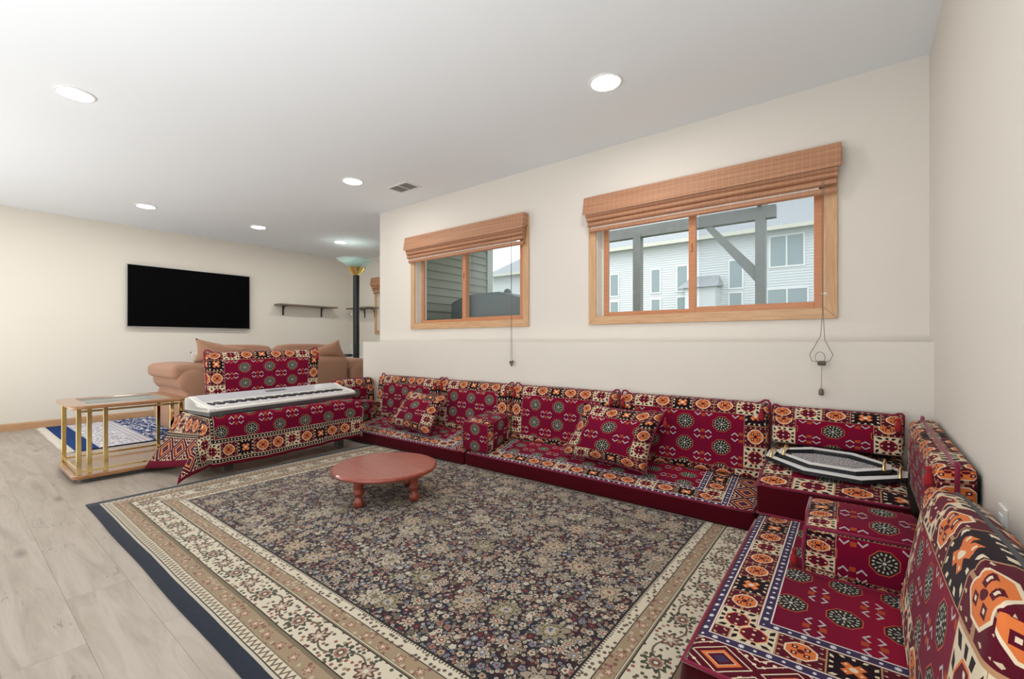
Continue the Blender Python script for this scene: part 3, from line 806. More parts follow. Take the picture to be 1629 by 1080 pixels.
def backc(x0, x1, zb=.205, zt=.60, yf=2.775, lean=.045, dp=.12, dz=0.0):
    return [(x0, yf, zb), (x1, yf, zb), (x1, yf+dp+.02, zb), (x0, yf+dp+.02, zb), (x0, yf+lean, zt), (x1, yf+lean, zt+dz), (x1, 2.925, zt+dz+.01), (x0, 2.925, zt+.01)]
for x0, x1, lab in ((-3.955, -3.035, 'red medallion back cushion at the left end of the window wall, behind the tilted pillow'),
                    (-3.015, -2.215, 'red medallion back cushion just left of the first block armrest'),
                    (-2.185, -1.295, 'red medallion back cushion between the block armrest and the right throw pillow'),
                    (-1.270, -.395, 'red medallion back cushion directly right of the right throw pillow')):
    backrest(backc(x0, x1, zt=.612), (x1-x0, .14, .43), lab, tass=(x0 > -3.2, True))
backrest(backc(-.375, .172, zb=.418, zt=.602, yf=2.79), (.56, .13, .26), 'short dark red back cushion standing in the corner behind the trays', zpad=.10, tass=(False, True))
# right wall back cushions: local x runs along -Y (from far to near), front faces -X
c = [(.180, 2.80, .33), (.180, 1.86, .33), (.282, 1.86, .33), (.282, 2.80, .33), (.190, 2.80, .60), (.186, 1.86, .585), (.280, 1.86, .595), (.280, 2.80, .615)]
b6 = backrest(c, (.94, .14, .36), 'red back cushion on the right wall in the corner, rounded end towards the camera', tass=(False, True), parts_back='backcloth', bulgef=.006)
# block rest beneath it, hidden behind the armrest: the cushion reaches down to the seat
c = [(.100, 1.85, .150), (.095, .86, .150), (.27, .86, .150), (.27, 1.85, .150), (.160, 1.80, .545), (.145, .86, .622), (.268, .86, .575), (.272, 1.80, .512)]
b7 = backrest(c, (.95, .26, .47), 'large red back cushion leaning on the right wall in the near foreground', ears=False, zipm='zip', bxw=.16, byw=.155, zpad=-.0, bulgef=.022, bt=.034)
# short cushion at the far left end, facing +X (local x along +Y)
c = [(-4.125, 2.44, .003), (-4.125, 2.90, .003), (-4.26, 2.90, .003), (-4.26, 2.44, .003), (-4.13, 2.44, .570), (-4.13, 2.90, .570), (-4.25, 2.90, .585), (-4.25, 2.44, .585)]
backrest(c, (.50, .13, .57), 'dark red back cushion at the far end behind the silver keyboard', tass=(False, False), ears=False)

def armblock(C8, dims, label, name='armrest_block', cut=.0, group='red woven armrest blocks'):
    Lx, Ly, Lz = dims
    def uvf(k, x, y, z):
        if k in '-x+x': return (y+.02, z+.09, Ly-y+.02, Lz-z+.09)
        if k in '-y+y': return (x+.12, z+.09, Lx-x+.12, Lz-z+.09)
        return (y+.02, x+.10, Ly-y+.02, Lx-x+.10)
    root = empty(name, tuple(Vector(C8[0])), label, 'armrest', group)
    obj('cushion_body', soft_box(dims, C8, .02, (5, 7, 4), {'+z': .01, '+x': .008, '-y': .006}, {'-x', '+x', '-y', '+y', '+z'}, uvf, (.10, .075)), ['back', 'velvet'], root)
    e = .012
    pipe(root, C8, [(0, .02, .03), (0, .01, .5), (.01, .01, .97), (.5, .0, .985), (.985, .01, .97), (1, .01, .5), (.99, .01, .03)], .0055)
    pipe(root, C8, [(.985, .01, .975), (1, .25, .985), (1, .5, .985), (1, .75, .985), (.985, .985, .975)], .0055)
    pipe(root, C8, [(.015, .01, .975), (0, .25, .985), (0, .5, .985), (0, .75, .985), (.015, .985, .975)], .0055)
    return root
armblock([(-2.435, 2.512, .128), (-2.18, 2.512, .128), (-2.165, 2.77, .215), (-2.41, 2.77, .215), (-2.425, 2.51, .358), (-2.18, 2.51, .354), (-2.15, 2.775, .405), (-2.37, 2.775, .405)], (.25, .40, .24), 'red block armrest dividing the two long floor seats')
armblock([(-4.10, 2.50, .135), (-3.92, 2.50, .135), (-3.92, 2.76, .195), (-4.10, 2.76, .195), (-4.10, 2.50, .376), (-3.92, 2.50, .376), (-3.86, 2.75, .365), (-4.06, 2.75, .37)], (.20, .34, .24), 'dark red block armrest at the far end beside the keyboard')
# foreground armrest: long axis across the seat
c = [(-.155, 1.885, .148), (.165, 1.885, .148), (.17, 2.17, .148), (-.17, 2.17, .148), (-.150, 1.885, .318), (.17, 1.89, .325), (.17, 2.19, .338), (-.155, 2.19, .338)]
root = empty('armrest_block', (-.15, 1.885, .14), 'large red block armrest in front of the trays near the camera', 'armrest', 'red woven armrest blocks')
def uvf(k, x, y, z):
    if k in '-y+y': return (x+.01, z+.022, .56-x, .235-z)
    if k in '-x+x': return (y+.12, z+.09, .35-y, .30-z)
    return (x+.01, y+.045, .56-x, .335-y)
obj('cushion_body', soft_box((.40, .28, .20), c, .02, (7, 6, 5), {'+z': .012, '-y': .006}, {'-x', '+x', '-y', '+y', '+z'}, uvf, (.125, .05)), ['back', 'velvet'], root)
pipe(root, c, [(.01, .99, .97), (0, .5, .985), (.01, .01, .975), (.5, 0, .99), (.99, .01, .975)], .006)
pipe(root, c, [(.01, .01, .975), (-.004, 0, .5), (.01, .01, .03), (.5, 0, .015), (.99, .01, .03)], .006)
tassel(root, (-.185, 1.92, .20), .9)

# ------------------------------------------------------------------ throw pillows
def pillow(c4, T, label, name='throw_pillow', mats=('back', 'back'), n=16, dims=(.5, .42), pipeon=True, group=None, cat='pillow', bxy=(.085, .075), off=(0, 0, 0, 0), parent=None):
    """c4: bottom-left, bottom-right, top-right, top-left"""
    c4 = [Vector(p) for p in c4]
    nrm = (c4[1]-c4[0]).cross(c4[3]-c4[0]).normalized()
    bm = B(); A = bm.loops.layers.uv.new('A'); Bl = bm.loops.layers.uv.new('B'); Cl = bm.loops.layers.uv.new('C')
    def pos(u, v, s):
        iu = .045*math.sin(PI*v)*(1-2*u); iv = .05*math.sin(PI*u)*(1-2*v)
        a, b = u+iu, v+iv
        p = (c4[0]*(1-a)+c4[1]*a)*(1-b) + (c4[3]*(1-a)+c4[2]*a)*b
        h = (max(0, (1-abs(2*u-1)**2.2)*(1-abs(2*v-1)**2.2)))**.55
        wr = 1 + .05*math.sin(u*9+v*4)*math.sin(v*7)
        return p + nrm*(s*T/2*h*wr)
    for s in (1, -1):
        g = {}
        for i in range(n+1):
            for j in range(n+1): g[i, j] = (bm.verts.new(pos(i/n, j/n, s)), i/n, j/n)
        for i in range(n):
            for j in range(n):
                q = [g[i, j], g[i+1, j], g[i+1, j+1], g[i, j+1]]; f = bm.faces.new([k[0] for k in q]); f.smooth = True
                f.material_index = 0
                for lp, k in zip(f.loops, q):
                    x, y = k[1]*dims[0], k[2]*dims[1]
                    lp[A].uv = (x+off[0], y+off[1]); lp[Bl].uv = (dims[0]-x+off[2], dims[1]-y+off[3]); lp[Cl].uv = bxy
    bmesh.ops.remove_doubles(bm, verts=bm.verts, dist=1e-5)
    if parent: return obj(name, bm, mats[0], parent, smooth=True)
    root = empty(name, tuple((c4[0]+c4[1])/2), label, cat, group)
    obj('pillow_body', bm, mats[0], root, smooth=True)
    if pipeon:
        P = [pos(i/n, 0, 0) for i in range(n+1)] + [pos(1, i/n, 0) for i in range(1, n+1)] + [pos(1-i/n, 1, 0) for i in range(1, n+1)] + [pos(0, 1-i/n, 0) for i in range(1, n+1)]
        bm = B(); tube(bm, P, .004, 6, False); obj('piping', bm, 'piping' if mats[0] == 'back' else mats[0], root, smooth=True)
    return root
pillow([(-3.50, 2.60, .195), (-2.86, 2.535, .180), (-2.80, 2.70, .510), (-3.29, 2.69, .520)], .13, 'red medallion throw pillow tipped diagonally on the left floor seat', group='red throw pillows', dims=(.46, .40))
pillow([(-1.62, 2.64, .195), (-.985, 2.56, .190), (-.925, 2.70, .545), (-1.465, 2.69, .560)], .14, 'red medallion throw pillow leaning left of the last long back cushion', group='red throw pillows', dims=(.52, .40), off=(-.0, 0, 0, 0))
tassel(bpy.data.objects['throw_pillow.001'], (-.915, 2.68, .50), .8)

# ------------------------------------------------------------------ trays
def tray(z, sc_, cx, cy, label, th=.018, slope=.17):
    L, Wd = .275*sc_, .140*sc_
    ang = math.radians(-4)
    def plc(x, y, zz):
        X = x*math.cos(ang) - y*math.sin(ang); Y = x*math.sin(ang) + y*math.cos(ang)
        return (cx+X, cy+Y, z + zz + Y*slope)
    out = [(-L, -Wd*.25), (-L*.35, -Wd), (L*.45, -Wd), (L, -Wd*.20), (L, Wd*.25), (L*.35, Wd), (-L*.45, Wd), (-L, Wd*.35)]
    def ring(k, zz):
        d_ = (1-k)*.25*sc_
        return [plc(x*(L-d_)/L, y*(Wd-d_)/Wd, zz) for x, y in out]
    root = empty('serving_tray', plc(0, 0, 0), label, 'tray', 'octagonal serving trays')
    def slab(k1, k0, z0, z1):
        bm = B(); a = [bm.verts.new(p) for p in ring(k1, z0)]; b = [bm.verts.new(p) for p in ring(k1, z1)]; c_ = [bm.verts.new(p) for p in ring(k0, z1)]; d = [bm.verts.new(p) for p in ring(k0, z0)]
        n = 8
        for i in range(n):
            j = (i+1) % n
            bm.faces.new((a[i], a[j], b[j], b[i])); bm.faces.new((b[i], b[j], c_[j], c_[i])); bm.faces.new((c_[i], c_[j], d[j], d[i])); bm.faces.new((d[i], d[j], a[j], a[i]))
        return bm
    obj('edge_band', slab(1.0, .97, 0, th-.001), 'black', root, label='black edge band')
    obj('rim', slab(.995, .86, th-.003, th+.001), 'traywhite', root)
    obj('inner_border', slab(.86, .74, .006, .010), 'black', root, label='black inner border')
    obj('rim_wall', slab(.868, .852, .004, th), 'black', root)
    bm = B(); a = [bm.verts.new(p) for p in ring(.97, .002)]; b = [bm.verts.new(p) for p in ring(.97, .007)]
    bm.faces.new(a[::-1]); bm.faces.new(b)
    for i in range(8): bm.faces.new((a[i], a[(i+1) % 8], b[(i+1) % 8], b[i]))
    obj('tray_base', bm, 'speck', root, label='speckled grey inlay')
    for sx in (-1, 1):
        bm = B(); P = []
        for i in range(11):
            t = i/10; yy = (t-.5)*.095; hh = .026*math.sin(PI*min(1, max(0, t)))**.5
            P.append(plc(sx*(L-.026), yy, th + hh))
        tube(bm, P, .0062, 8); obj('handle', bm, 'gold', root, smooth=True, label='curled brass handle')
        for t in (-.047, .047):
            bm = B(); lathe(bm, [(.009, 0), (.010, .003), (.005, .006), (.002, .007)], plc(sx*(L-.026), t, th), 10); obj('handle_foot', bm, 'gold', root, smooth=True)
    return root
tray(.368, 1.0, -.100, 2.635, 'larger octagonal black and silver tray lying under the other tray')
tray(.389, .80, -.10, 2.640, 'smaller octagonal tray with speckled centre resting inside the larger tray')

# ------------------------------------------------------------------ round table
cx_, cy_, tz, R_ = -2.335, 1.715, .203, .318
root = empty('round_coffee_table', (cx_, cy_, 0), 'low round cherry wood coffee table standing on the floral rug', 'table')
bm = B(); lathe(bm, [(.01, -.028), (R_-.02, -.028), (R_-.006, -.024), (R_, -.014), (R_-.002, -.005), (R_-.010, 0), (.01, 0)], (cx_, cy_, tz), 64)
obj('tabletop', bm, 'cherry', root, bevel=0)
for a in (-77.5, 13, 103, 193):
    aa = math.radians(a); r_ = .222; x, y = cx_+r_*math.cos(aa), cy_+r_*math.sin(aa)
    bm = B(); lathe(bm, [(.026, 0), (.030, .012), (.030, .03), (.024, .042), (.017, .052), (.017, .06), (.030, .075), (.031, .085), (.024, .10), (.028, .115), (.031, .145), (.032, .163)], (x, y, .0125), 20)
    obj('leg', bm, 'cherry', root, smooth=True)

# ------------------------------------------------------------------ brass side table
root = empty('side_table', (-4.5, .9, 0), 'brass and wood side table with a glass top at the left', 'table')
def rr(x0, x1, y0, y1, r, n=5):
    P = []
    for (cx, cy, a0) in ((x1-r, y0+r, -90), (x1-r, y1-r, 0), (x0+r, y1-r, 90), (x0+r, y0+r, 180)):
        for i in range(n+1):
            a = math.radians(a0+90*i/n); P.append((cx+r*math.cos(a), cy+r*math.sin(a)))
    return P
X0, X1, Y0, Y1 = -4.84, -4.155, .545, 1.215
def ringslab(po, pi_, z0, z1):
    bm = B(); n = len(po)
    a = [bm.verts.new((*p, z0)) for p in po]; b = [bm.verts.new((*p, z1)) for p in po]; c_ = [bm.verts.new((*p, z1)) for p in pi_]; d = [bm.verts.new((*p, z0)) for p in pi_]
    for i in range(n):
        j = (i+1) % n
        bm.faces.new((a[i], a[j], b[j], b[i])); bm.faces.new((b[i], b[j], c_[j], c_[i])); bm.faces.new((c_[i], c_[j], d[j], d[i])); bm.faces.new((d[i], d[j], a[j], a[i]))
    return bm
obj('top_frame', ringslab(rr(X0, X1, Y0, Y1, .07), rr(X0+.105, X1-.105, Y0+.105, Y1-.105, .012), .508, .532), 'tablewood', root, bevel=.006)
obj('glass_inset', bx((X0+.103, Y0+.103, .522), (X1-.103, Y1-.103, .529)), 'tglass', root)
bm = B(); prism(bm, rr(X0+.01, X1-.01, Y0+.01, Y1-.01, .06), .03, .058); obj('lower_shelf', bm, 'tablewood', root, bevel=.006)
bm = B(); prism(bm, rr(X0+.05, X1-.05, Y0+.05, Y1-.05, .04), 0, .03); obj('plinth', bm, 'kbdark', root)
pz = (.058, .508)
for (x, y) in ((X0+.055, Y0+.045), (X1-.05, Y0+.045), (X1-.05, Y1-.045), (X0+.055, Y1-.045)):
    for dx, dy in ((0, 0), (-.012, .055 if y < .9 else -.055)):
        if (dx, dy) == (0, 0) or x > -4.5:
            obj('post', bx((x+dx-.013, y+dy-.013, pz[0]), (x+dx+.013, y+dy+.013, pz[1])), 'gold', root, bevel=.002)
obj('post', bx((-4.215, Y0+.17, pz[0]), (-4.19, Y0+.195, pz[1])), 'gold', root, bevel=.002)
for z in (.080, .490):
    for (a, b) in (((X0+.055, Y0+.045), (X1-.05, Y0+.045)), ((X0+.055, Y1-.045), (X1-.05, Y1-.045))):
        obj('rail', bx((a[0], a[1]-.005, z-.007), (b[0], b[1]+.005, z+.007)), 'gold', root)
    for x in (X0+.055, X1-.05): obj('rail', bx((x-.005, Y0+.045, z-.007), (x+.005, Y1-.045, z+.007)), 'gold', root)

# ------------------------------------------------------------------ bench with draped cloth, keyboard, back cushion
BX0, BX1, BY0, BY1, BZ = -4.15, -3.615, 1.18, 2.36, .435
root = empty('low_bench', (-3.95, 1.77, 0), 'low bench hidden under the red draped cloth', 'bench')
obj('bench_seat', bx((BX0+.03, BY0+.03, .20), (BX1-.03, BY1-.03, .425)), 'velvet', root, bevel=.02)
for x in (BX0+.12, BX1-.12):
    for y in (BY0+.15, BY1-.12): obj('leg', bx((x-.03, y-.03, .0125), (x+.03, y+.03, .20)), 'kbdark', root)
bm = B(); A = bm.loops.layers.uv.new('A'); Bl = bm.loops.layers.uv.new('B'); Cl = bm.loops.layers.uv.new('C')
OF, OL, OB, OR = .335, .315, .02, .06
LY, LX = BY1-BY0, BX1-BX0
us = [-OL+OL*i/12 for i in range(12)] + [LY*i/30 for i in range(31)] + [LY+OR*i/3 for i in range(1, 4)]
vs_ = [-OF+OF*i/12 for i in range(12)] + [LX*i/10 for i in range(11)] + [LX+OB*i/8 for i in range(1, 9)]
def cloth_pos(u, v):
    """u along +Y from the near end, v from the front edge backwards (-X)"""
    y = BY0 + min(max(u, 0), LY); x = BX1 - min(max(v, 0), LX)
    ou = -u if u < 0 else (u-LY if u > LY else 0); ov = -v if v < 0 else (v-LX if v > LX else 0)
    if u < 0: ou *= 1 + .45*min(max(v, 0), LX)/LX
    L_ = math.hypot(ou, ov)
    if L_ < 1e-9: return Vector((x, y, BZ + .003*math.sin(u*14)*math.sin(v*9)))
    th = math.atan2(ou, ov)              # 0 = front/back side, 90 = end side
    corner = math.sin(2*th)
    k = (th/(PI/2))
    if u < 0 and v < 0: ang = (k**.45)*PI/2
    else: ang = th
    fl_ = .07 + .46*corner**2 + ((.10*k + .40*min(max(v, 0), LX)/LX) if u < 0 else 0)
    wav = .010*math.sin(u*17+1.3)*min(1, L_/.2) + .006*math.sin(u*41)*min(1, L_/.2)
    drop = L_*math.cos(math.atan(fl_)); out = drop*fl_ + .012 + wav*(1 if v < 0 and ou == 0 else .4)
    if ou == 0 and v < 0: drop += .016*math.sin(u*3.2+.6)*(L_/.3)      # gently sagging hem
    sx = 1 if v < 0 else (-1 if v > LX else 1); sy = -1 if u < 0 else 1
    z = BZ - .004 - drop
    zmin = .010 + .004*abs(math.sin(u*30))
    if z < zmin: out += (zmin - z)*.5; z = zmin
    if z < .024 and y - out*math.sin(ang) > .53 and x + out*math.cos(ang) > -3.62: z += .014
    return Vector((x + sx*out*math.cos(ang), y + sy*out*math.sin(ang), z))
g = {}
for i, u in enumerate(us):
    for j, v in enumerate(vs_): g[i, j] = (bm.verts.new(cloth_pos(u, v)), u, v)
for i in range(len(us)-1):
    for j in range(len(vs_)-1):
        q = [g[i, j], g[i+1, j], g[i+1, j+1], g[i, j+1]]; f = bm.faces.new([k[0] for k in q]); f.smooth = True
        for lp, k in zip(f.loops, q):
            u, v = k[1], k[2]
            lp[A].uv = (u+OL-.13-.040, v+OF-.024); lp[Bl].uv = (LY+OR-u+.15, 3.0); lp[Cl].uv = (.13, .105)
cl = top('draped_cloth', bm, 'cloth', 'red woven cloth with tiled border draped over the bench under the keyboard', 'cloth', origin=(BX1, BY0, .44))
sm = cl.modifiers.new('thick', 'SOLIDIFY'); sm.thickness = .003; sm.offset = 1

# keyboard: local axes along its length (mostly +Y), depth towards -X
root = empty('electronic_keyboard', (-3.83, 1.80, .445), 'silver electronic piano keyboard lying on the draped bench', 'keyboard')
KL, KD = 1.30, .325
ka = Vector((-3.600, 1.165, .443)); kd = (Vector((-3.80, 2.45, .443))-ka).normalized(); kn = Vector((-kd.y, kd.x, 0))  # backwards
def kp(l, d, z): return ka + kd*l + kn*d + Vector((0, 0, z))
def kbox(l0, l1, d0, d1, prof0, prof1):
    """prism between heights at d0 and d1: prof=(zlow, zhigh)"""
    bm = B(); return kb_add(bm, l0, l1, d0, d1, prof0, prof1)
def kb_add(bm, l0, l1, d0, d1, p0, p1):
    q = [kp(l, d, z) for l in (l0, l1) for d, (za, zb) in ((d0, p0), (d1, p1)) for z in (za, zb)]
    v = [bm.verts.new(p) for p in q]
    for f in ((0, 1, 3, 2), (4, 6, 7, 5), (0, 4, 5, 1), (2, 3, 7, 6), (0, 2, 6, 4), (1, 5, 7, 3)): bm.faces.new([v[i] for i in f])
    return bm
def kprofile(l0, l1, prof):
    bm = B(); a = [bm.verts.new(kp(l0, d, z)) for d, z in prof]; b = [bm.verts.new(kp(l1, d, z)) for d, z in prof]; n = len(a)
    bm.faces.new(a[::-1]); bm.faces.new(b)
    for i in range(n): bm.faces.new((a[i], a[(i+1) % n], b[(i+1) % n], b[i]))
    return bm
obj('base', kprofile(.012, KL-.012, [(.008, .0), (KD-.03, .0), (KD-.01, .03), (0, .03)]), 'kbdark', root, label='dark grey underside')
obj('shell', kprofile(0, KL, [(0, .028), (KD, .028), (KD, .10), (KD-.05, .122), (.17, .088), (.155, .060), (.03, .060), (.012, .058), (-.004, .045)]), 'kb', root, bevel=.003)
for l0 in (0.0, KL-.045):
    obj('end_cheek', kprofile(l0, l0+.045, [(-.004, .028), (KD, .028), (KD, .110), (KD-.06, .126), (.18, .096), (.02, .066), (-.006, .052)]), 'kb', root, bevel=.006)
obj('control_panel', kprofile(.05, KL-.05, [(.175, .084), (KD-.05, .118), (KD-.05, .1265), (.175, .0925)]), 'kb2', root)
obj('display', kprofile(.56, .74, [(.215, .100), (.250, .1135), (.250, .1195), (.215, .1095)]), plain('grey_lcd', (.18, .2, .2), .3), root)
bm = B()
for i in range(14):
    for j in range(2):
        if i in (6, 7): continue
        l = .38 + i*.038; d = .205+j*.03; zz = .0925 + (d-.175)*.34; kb_add(bm, l, l+.02, d, d+.012, (zz-.01, zz+.002), (zz-.006, zz+.006))
obj('panel_buttons', bm, plain('light_button', (.55, .55, .56), .4), root, kind='stuff')
bm = B(); kw = (KL-.10)/52
for i in range(52): kb_add(bm, .05+i*kw+.0007, .05+(i+1)*kw-.0007, .012, .160, (.05, .0665), (.05, .0685))
obj('white_keys', bm, 'key', root, kind='stuff', label='row of white keys')
bm = B(); pat = [1, 0, 1, 1, 0, 1, 1]
for i in range(51):
    if pat[i % 7]: c_ = .05+(i+1)*kw; kb_add(bm, c_-.0055, c_+.0055, .066, .158, (.066, .0775), (.066, .0795))
obj('black_keys', bm, 'keyb', root, kind='stuff', label='row of black keys')

# far back cushion standing on the bench against the sofa
c = [(-4.03, 1.32, .44), (-4.125, 2.25, .44), (-4.225, 2.25, .44), (-4.14, 1.32, .44), (-4.15, 1.335, .872), (-4.15, 2.29, .885), (-4.27, 2.29, .895), (-4.27, 1.335, .882)]
backrest(c, (.95, .14, .46), 'red medallion back cushion standing upright behind the silver keyboard', tass=(False, True))

# ------------------------------------------------------------------ sofa
SX0, SX1, SY0, SY1 = -6.02, -5.16, 1.45, 3.50
root = empty('sofa', (-5.6, 2.4, 0), 'tan brown suede sofa with rolled arms facing the television', 'sofa')
obj('base', soft_box((.80, 2.0, .36), corners_box(SX0+.02, SX1-.02, SY0+.16, SY1-.16, .04, .40), .03, (5, 8, 3)), ['suede', 'suede'], root)
c = corners_box(SX1-.26, SX1, SY0+.22, SY1-.26, .06, .775); 
obj('backrest', soft_box((.26, 1.74, .72), c, .06, (4, 10, 6), {'+x': .03, '+z': .02}), ['suede', 'suede'], root)
for s, yc in ((-1, SY0+.12), (1, SY1-.12)):
    # rolled arm: profile in (y, z), extruded along X
    pr = [(yc-s*.12, .03), (yc-s*.12, .62)]
    cyr, czr, rad = yc + s*.02, .595, .125
    for k in range(13):
        a = PI - (PI*1.28)*k/12
        pr.append((cyr + s*rad*1.12*math.cos(a), czr + rad*math.sin(a)))
    pr += [(yc+s*.085, .50), (yc+s*.13, .40), (yc+s*.155, .26), (yc+s*.135, .12), (yc+s*.10, .03)]
    bm = B()
    prf = [(SX0, .0), (SX0-.02, .5), (SX0+.1, 1.0), (SX0+.4, 1.03), (SX1-.22, 1.03), (SX1-.06, 1.0), (SX1, .93), (SX1+.015, .75)]
    rings = []
    cen = (yc, .33)
    for (X, k) in [(SX0-.01, .80), (SX0, .93), (SX0+.06, 1.0), (SX0+.3, 1.01), (SX1-.3, 1.02), (SX1-.08, 1.02), (SX1-.01, .96), (SX1+.02, .80)]:
        rings.append([bm.verts.new((X, cen[0]+(p[0]-cen[0])*k, max(.03, cen[1]+(p[1]-cen[1])*k))) for p in pr])
    n = len(pr)
    for i in range(len(rings)-1):
        for k in range(n): bm.faces.new((rings[i][k], rings[i][(k+1) % n], rings[i+1][(k+1) % n], rings[i+1][k]))
    bm.faces.new(rings[0][::-1]); bm.faces.new(rings[-1])
    o = obj('arm', bm, 'suede', root, smooth=True); m_ = o.modifiers.new('s', 'SUBSURF'); m_.levels = m_.render_levels = 1
    # padded roll on top of the arm
    bm = soft_box((.90, .36, .16), corners_box(SX0-.03, SX1-.02, yc-.17+s*.02, yc+.17+s*.02, .60, .735), .055, (7, 4, 3), {'+z': .025, '-y': .01, '+y': .01})
    o = obj('arm_pad', bm, ['suede', 'suede'], root, smooth=True)
for k in range(2):
    y0 = SY0+.24+k*.79
    obj('seat_cushion', soft_box((.6, .78, .16), corners_box(SX0+.0, SX1-.24, y0, y0+.78, .36, .52), .04, (5, 6, 3), {'+z': .02}), ['suede', 'suede'], root)
for x_ in (SX0+.08, SX1-.08):
    for y_ in (SY0+.22, SY1-.22): obj('foot', bx((x_-.03, y_-.03, .0115 if x_ < -5.5 else 0), (x_+.03, y_+.03, .04)), 'black', root)
for y0, y1, z1 in ((1.70, 2.44, .905), (2.46, 3.20, .91)):
    obj('back_cushion', soft_box((.20, y1-y0, .40), corners_box(-5.63, -5.43, y0, y1, .525, z1), .07, (3, 8, 5), {'+z': .035, '-x': .03}), ['suede', 'suede'], root)
pillow([(-5.34, 1.60, .755), (-5.24, 2.08, .755), (-5.24, 2.06, .90), (-5.30, 1.60, 1.005)], .18, 'tan pointed pillow at the near corner of the sofa back', 'sofa_pillow', ('suede', 'suede'), pipeon=False, group='tan sofa pillows')
pillow([(-5.32, 2.80, .76), (-5.22, 3.24, .76), (-5.24, 3.14, 1.00), (-5.30, 2.84, .88)], .14, 'tan pillow with a raised corner at the far end of the sofa back', 'sofa_pillow', ('suede', 'suede'), pipeon=False, group='tan sofa pillows')
pillow([(-5.68, 1.72, .535), (-5.70, 2.0, .535), (-5.69, 1.90, .86), (-5.66, 1.66, .86)], .12, 'ivory pillow peeking out behind the near tan pillow', 'white_pillow', ('ivory', 'ivory'), pipeon=False)

# ------------------------------------------------------------------ television, shelves
root = empty('television', (XL+.05, 2.18, 1.54), 'large black flat television mounted on the left wall', 'television')
tx = XL+.05; ty0, ty1, tz0, tz1 = 1.452, 2.885, 1.155, 1.953
obj('back_shell', bx((XL+.022, ty0+.03, tz0+.03), (tx, ty1-.03, tz1-.03)), 'black', root)
obj('bezel', box(box(box(box(B(), (tx-.012, ty0, tz0), (tx+.006, ty1, tz0+.011)), (tx-.012, ty0, tz1-.007), (tx+.006, ty1, tz1)), (tx-.012, ty0, tz0+.011), (tx+.006, ty0+.007, tz1-.007)), (tx-.012, ty1-.007, tz0+.011), (tx+.006, ty1, tz1-.007)), 'silver', root)
obj('display_panel', bx((tx-.010, ty0+.007, tz0+.011), (tx+.002, ty1-.007, tz1-.007)), 'screen', root)
obj('logo_plate', bx((tx+.004, 2.14, tz0-.004), (tx+.008, 2.22, tz0+.008)), 'silver', root)
obj('wall_mount', bx((XL, 1.95, 1.35), (XL+.024, 2.4, 1.75)), 'iron', root)
def shelf(loc, along, label, L, D, flip=1):
    root = empty('wall_shelf', loc, label, 'shelf', 'wall shelves')
    x, y, z = loc
    def bb_(a0, a1, d0, d1, z0, z1, nm, mat, par=root):
        if along == 'y': return obj(nm, bx((x+d0, y+a0, z+z0), (x+d1, y+a1, z+z1)), mat, par)
        return obj(nm, bx((x+a0, y-d1, z+z0), (x+a1, y-d0, z+z1)), mat, par)
    bb_(0, L, 0, D, 0, .022, 'shelf_board', 'shelfwood')
    for a in (L*.14, L*.80) if along == 'y' else (L*.40, L*.82):
        b = bb_(a-.012, a+.012, 0, .008, -.15, 0, 'bracket', 'iron')
        bb_(a-.012, a+.012, .008, D*.85, -.008, 0, 'bracket_arm', 'iron', b)
        bm = B(); P = []
        for i in range(7):
            t = i/6*PI/2; d = .008 + .09*(1-math.cos(t)); zz = -.10 + .095*math.sin(t)
            P.append((x+d, y+a, z+zz) if along == 'y' else (x+a, y-d, z+zz))
        tube(bm, P, .005, 6); obj('bracket_scroll', bm, 'iron', b)
shelf((XL, 3.26, 1.545), 'y', 'thin brown wall shelf on black brackets right of the television', .98, .20)
shelf((-7.20, YF, 1.545), 'x', 'short brown shelf on the far wall behind the floor lamp', .70, .20)

# ------------------------------------------------------------------ floor lamp
lx_, ly_ = -5.87, 3.80
root = empty('floor_lamp', (lx_, ly_, 0), 'tall black column floor lamp topped with stacked glass plates', 'lamp')
bm = B(); lathe(bm, [(.15, 0), (.15, .02), (.13, .035), (.05, .04)], (lx_, ly_, 0), 32); obj('base', bm, 'black', root)
bm = B(); lathe(bm, [(.045, .035), (.045, 1.95), (.03, 1.955)], (lx_, ly_, 0), 24); obj('column', bm, 'black', root, smooth=False)
bm = B(); lathe(bm, [(.04, 1.95), (.045, 1.96), (.075, 2.01), (.115, 2.065), (.09, 2.07)], (lx_, ly_, 0), 10); obj('brass_cup', bm, 'gold', root)
for k in range(10):
    a = 2*PI*k/10
    bm = B(); tube(bm, [(lx_+.045*math.cos(a), ly_+.045*math.sin(a), 1.96), (lx_+.14*math.cos(a), ly_+.14*math.sin(a), 2.075)], .006, 5); obj('fin', bm, 'gold', root)
for k, (z, r_) in enumerate(((2.085, .15), (2.115, .195), (2.145, .24), (2.18, .285))):
    bm = B(); prism(bm, [(lx_+r_*math.cos(PI/8+i*PI/4), ly_+r_*math.sin(PI/8+i*PI/4)) for i in range(8)], z, z+.010); obj('glass_plate', bm, 'lglass', root)
bm = B(); lathe(bm, [(.075, 2.07), (.085, 2.10), (.085, 2.20)], (lx_, ly_, 0), 8); obj('glass_core', bm, 'lglass', root)
obj('dimmer_knob', bx((lx_-.045, ly_-.055, 1.36), (lx_-.02, ly_-.035, 1.39)), 'white', root)

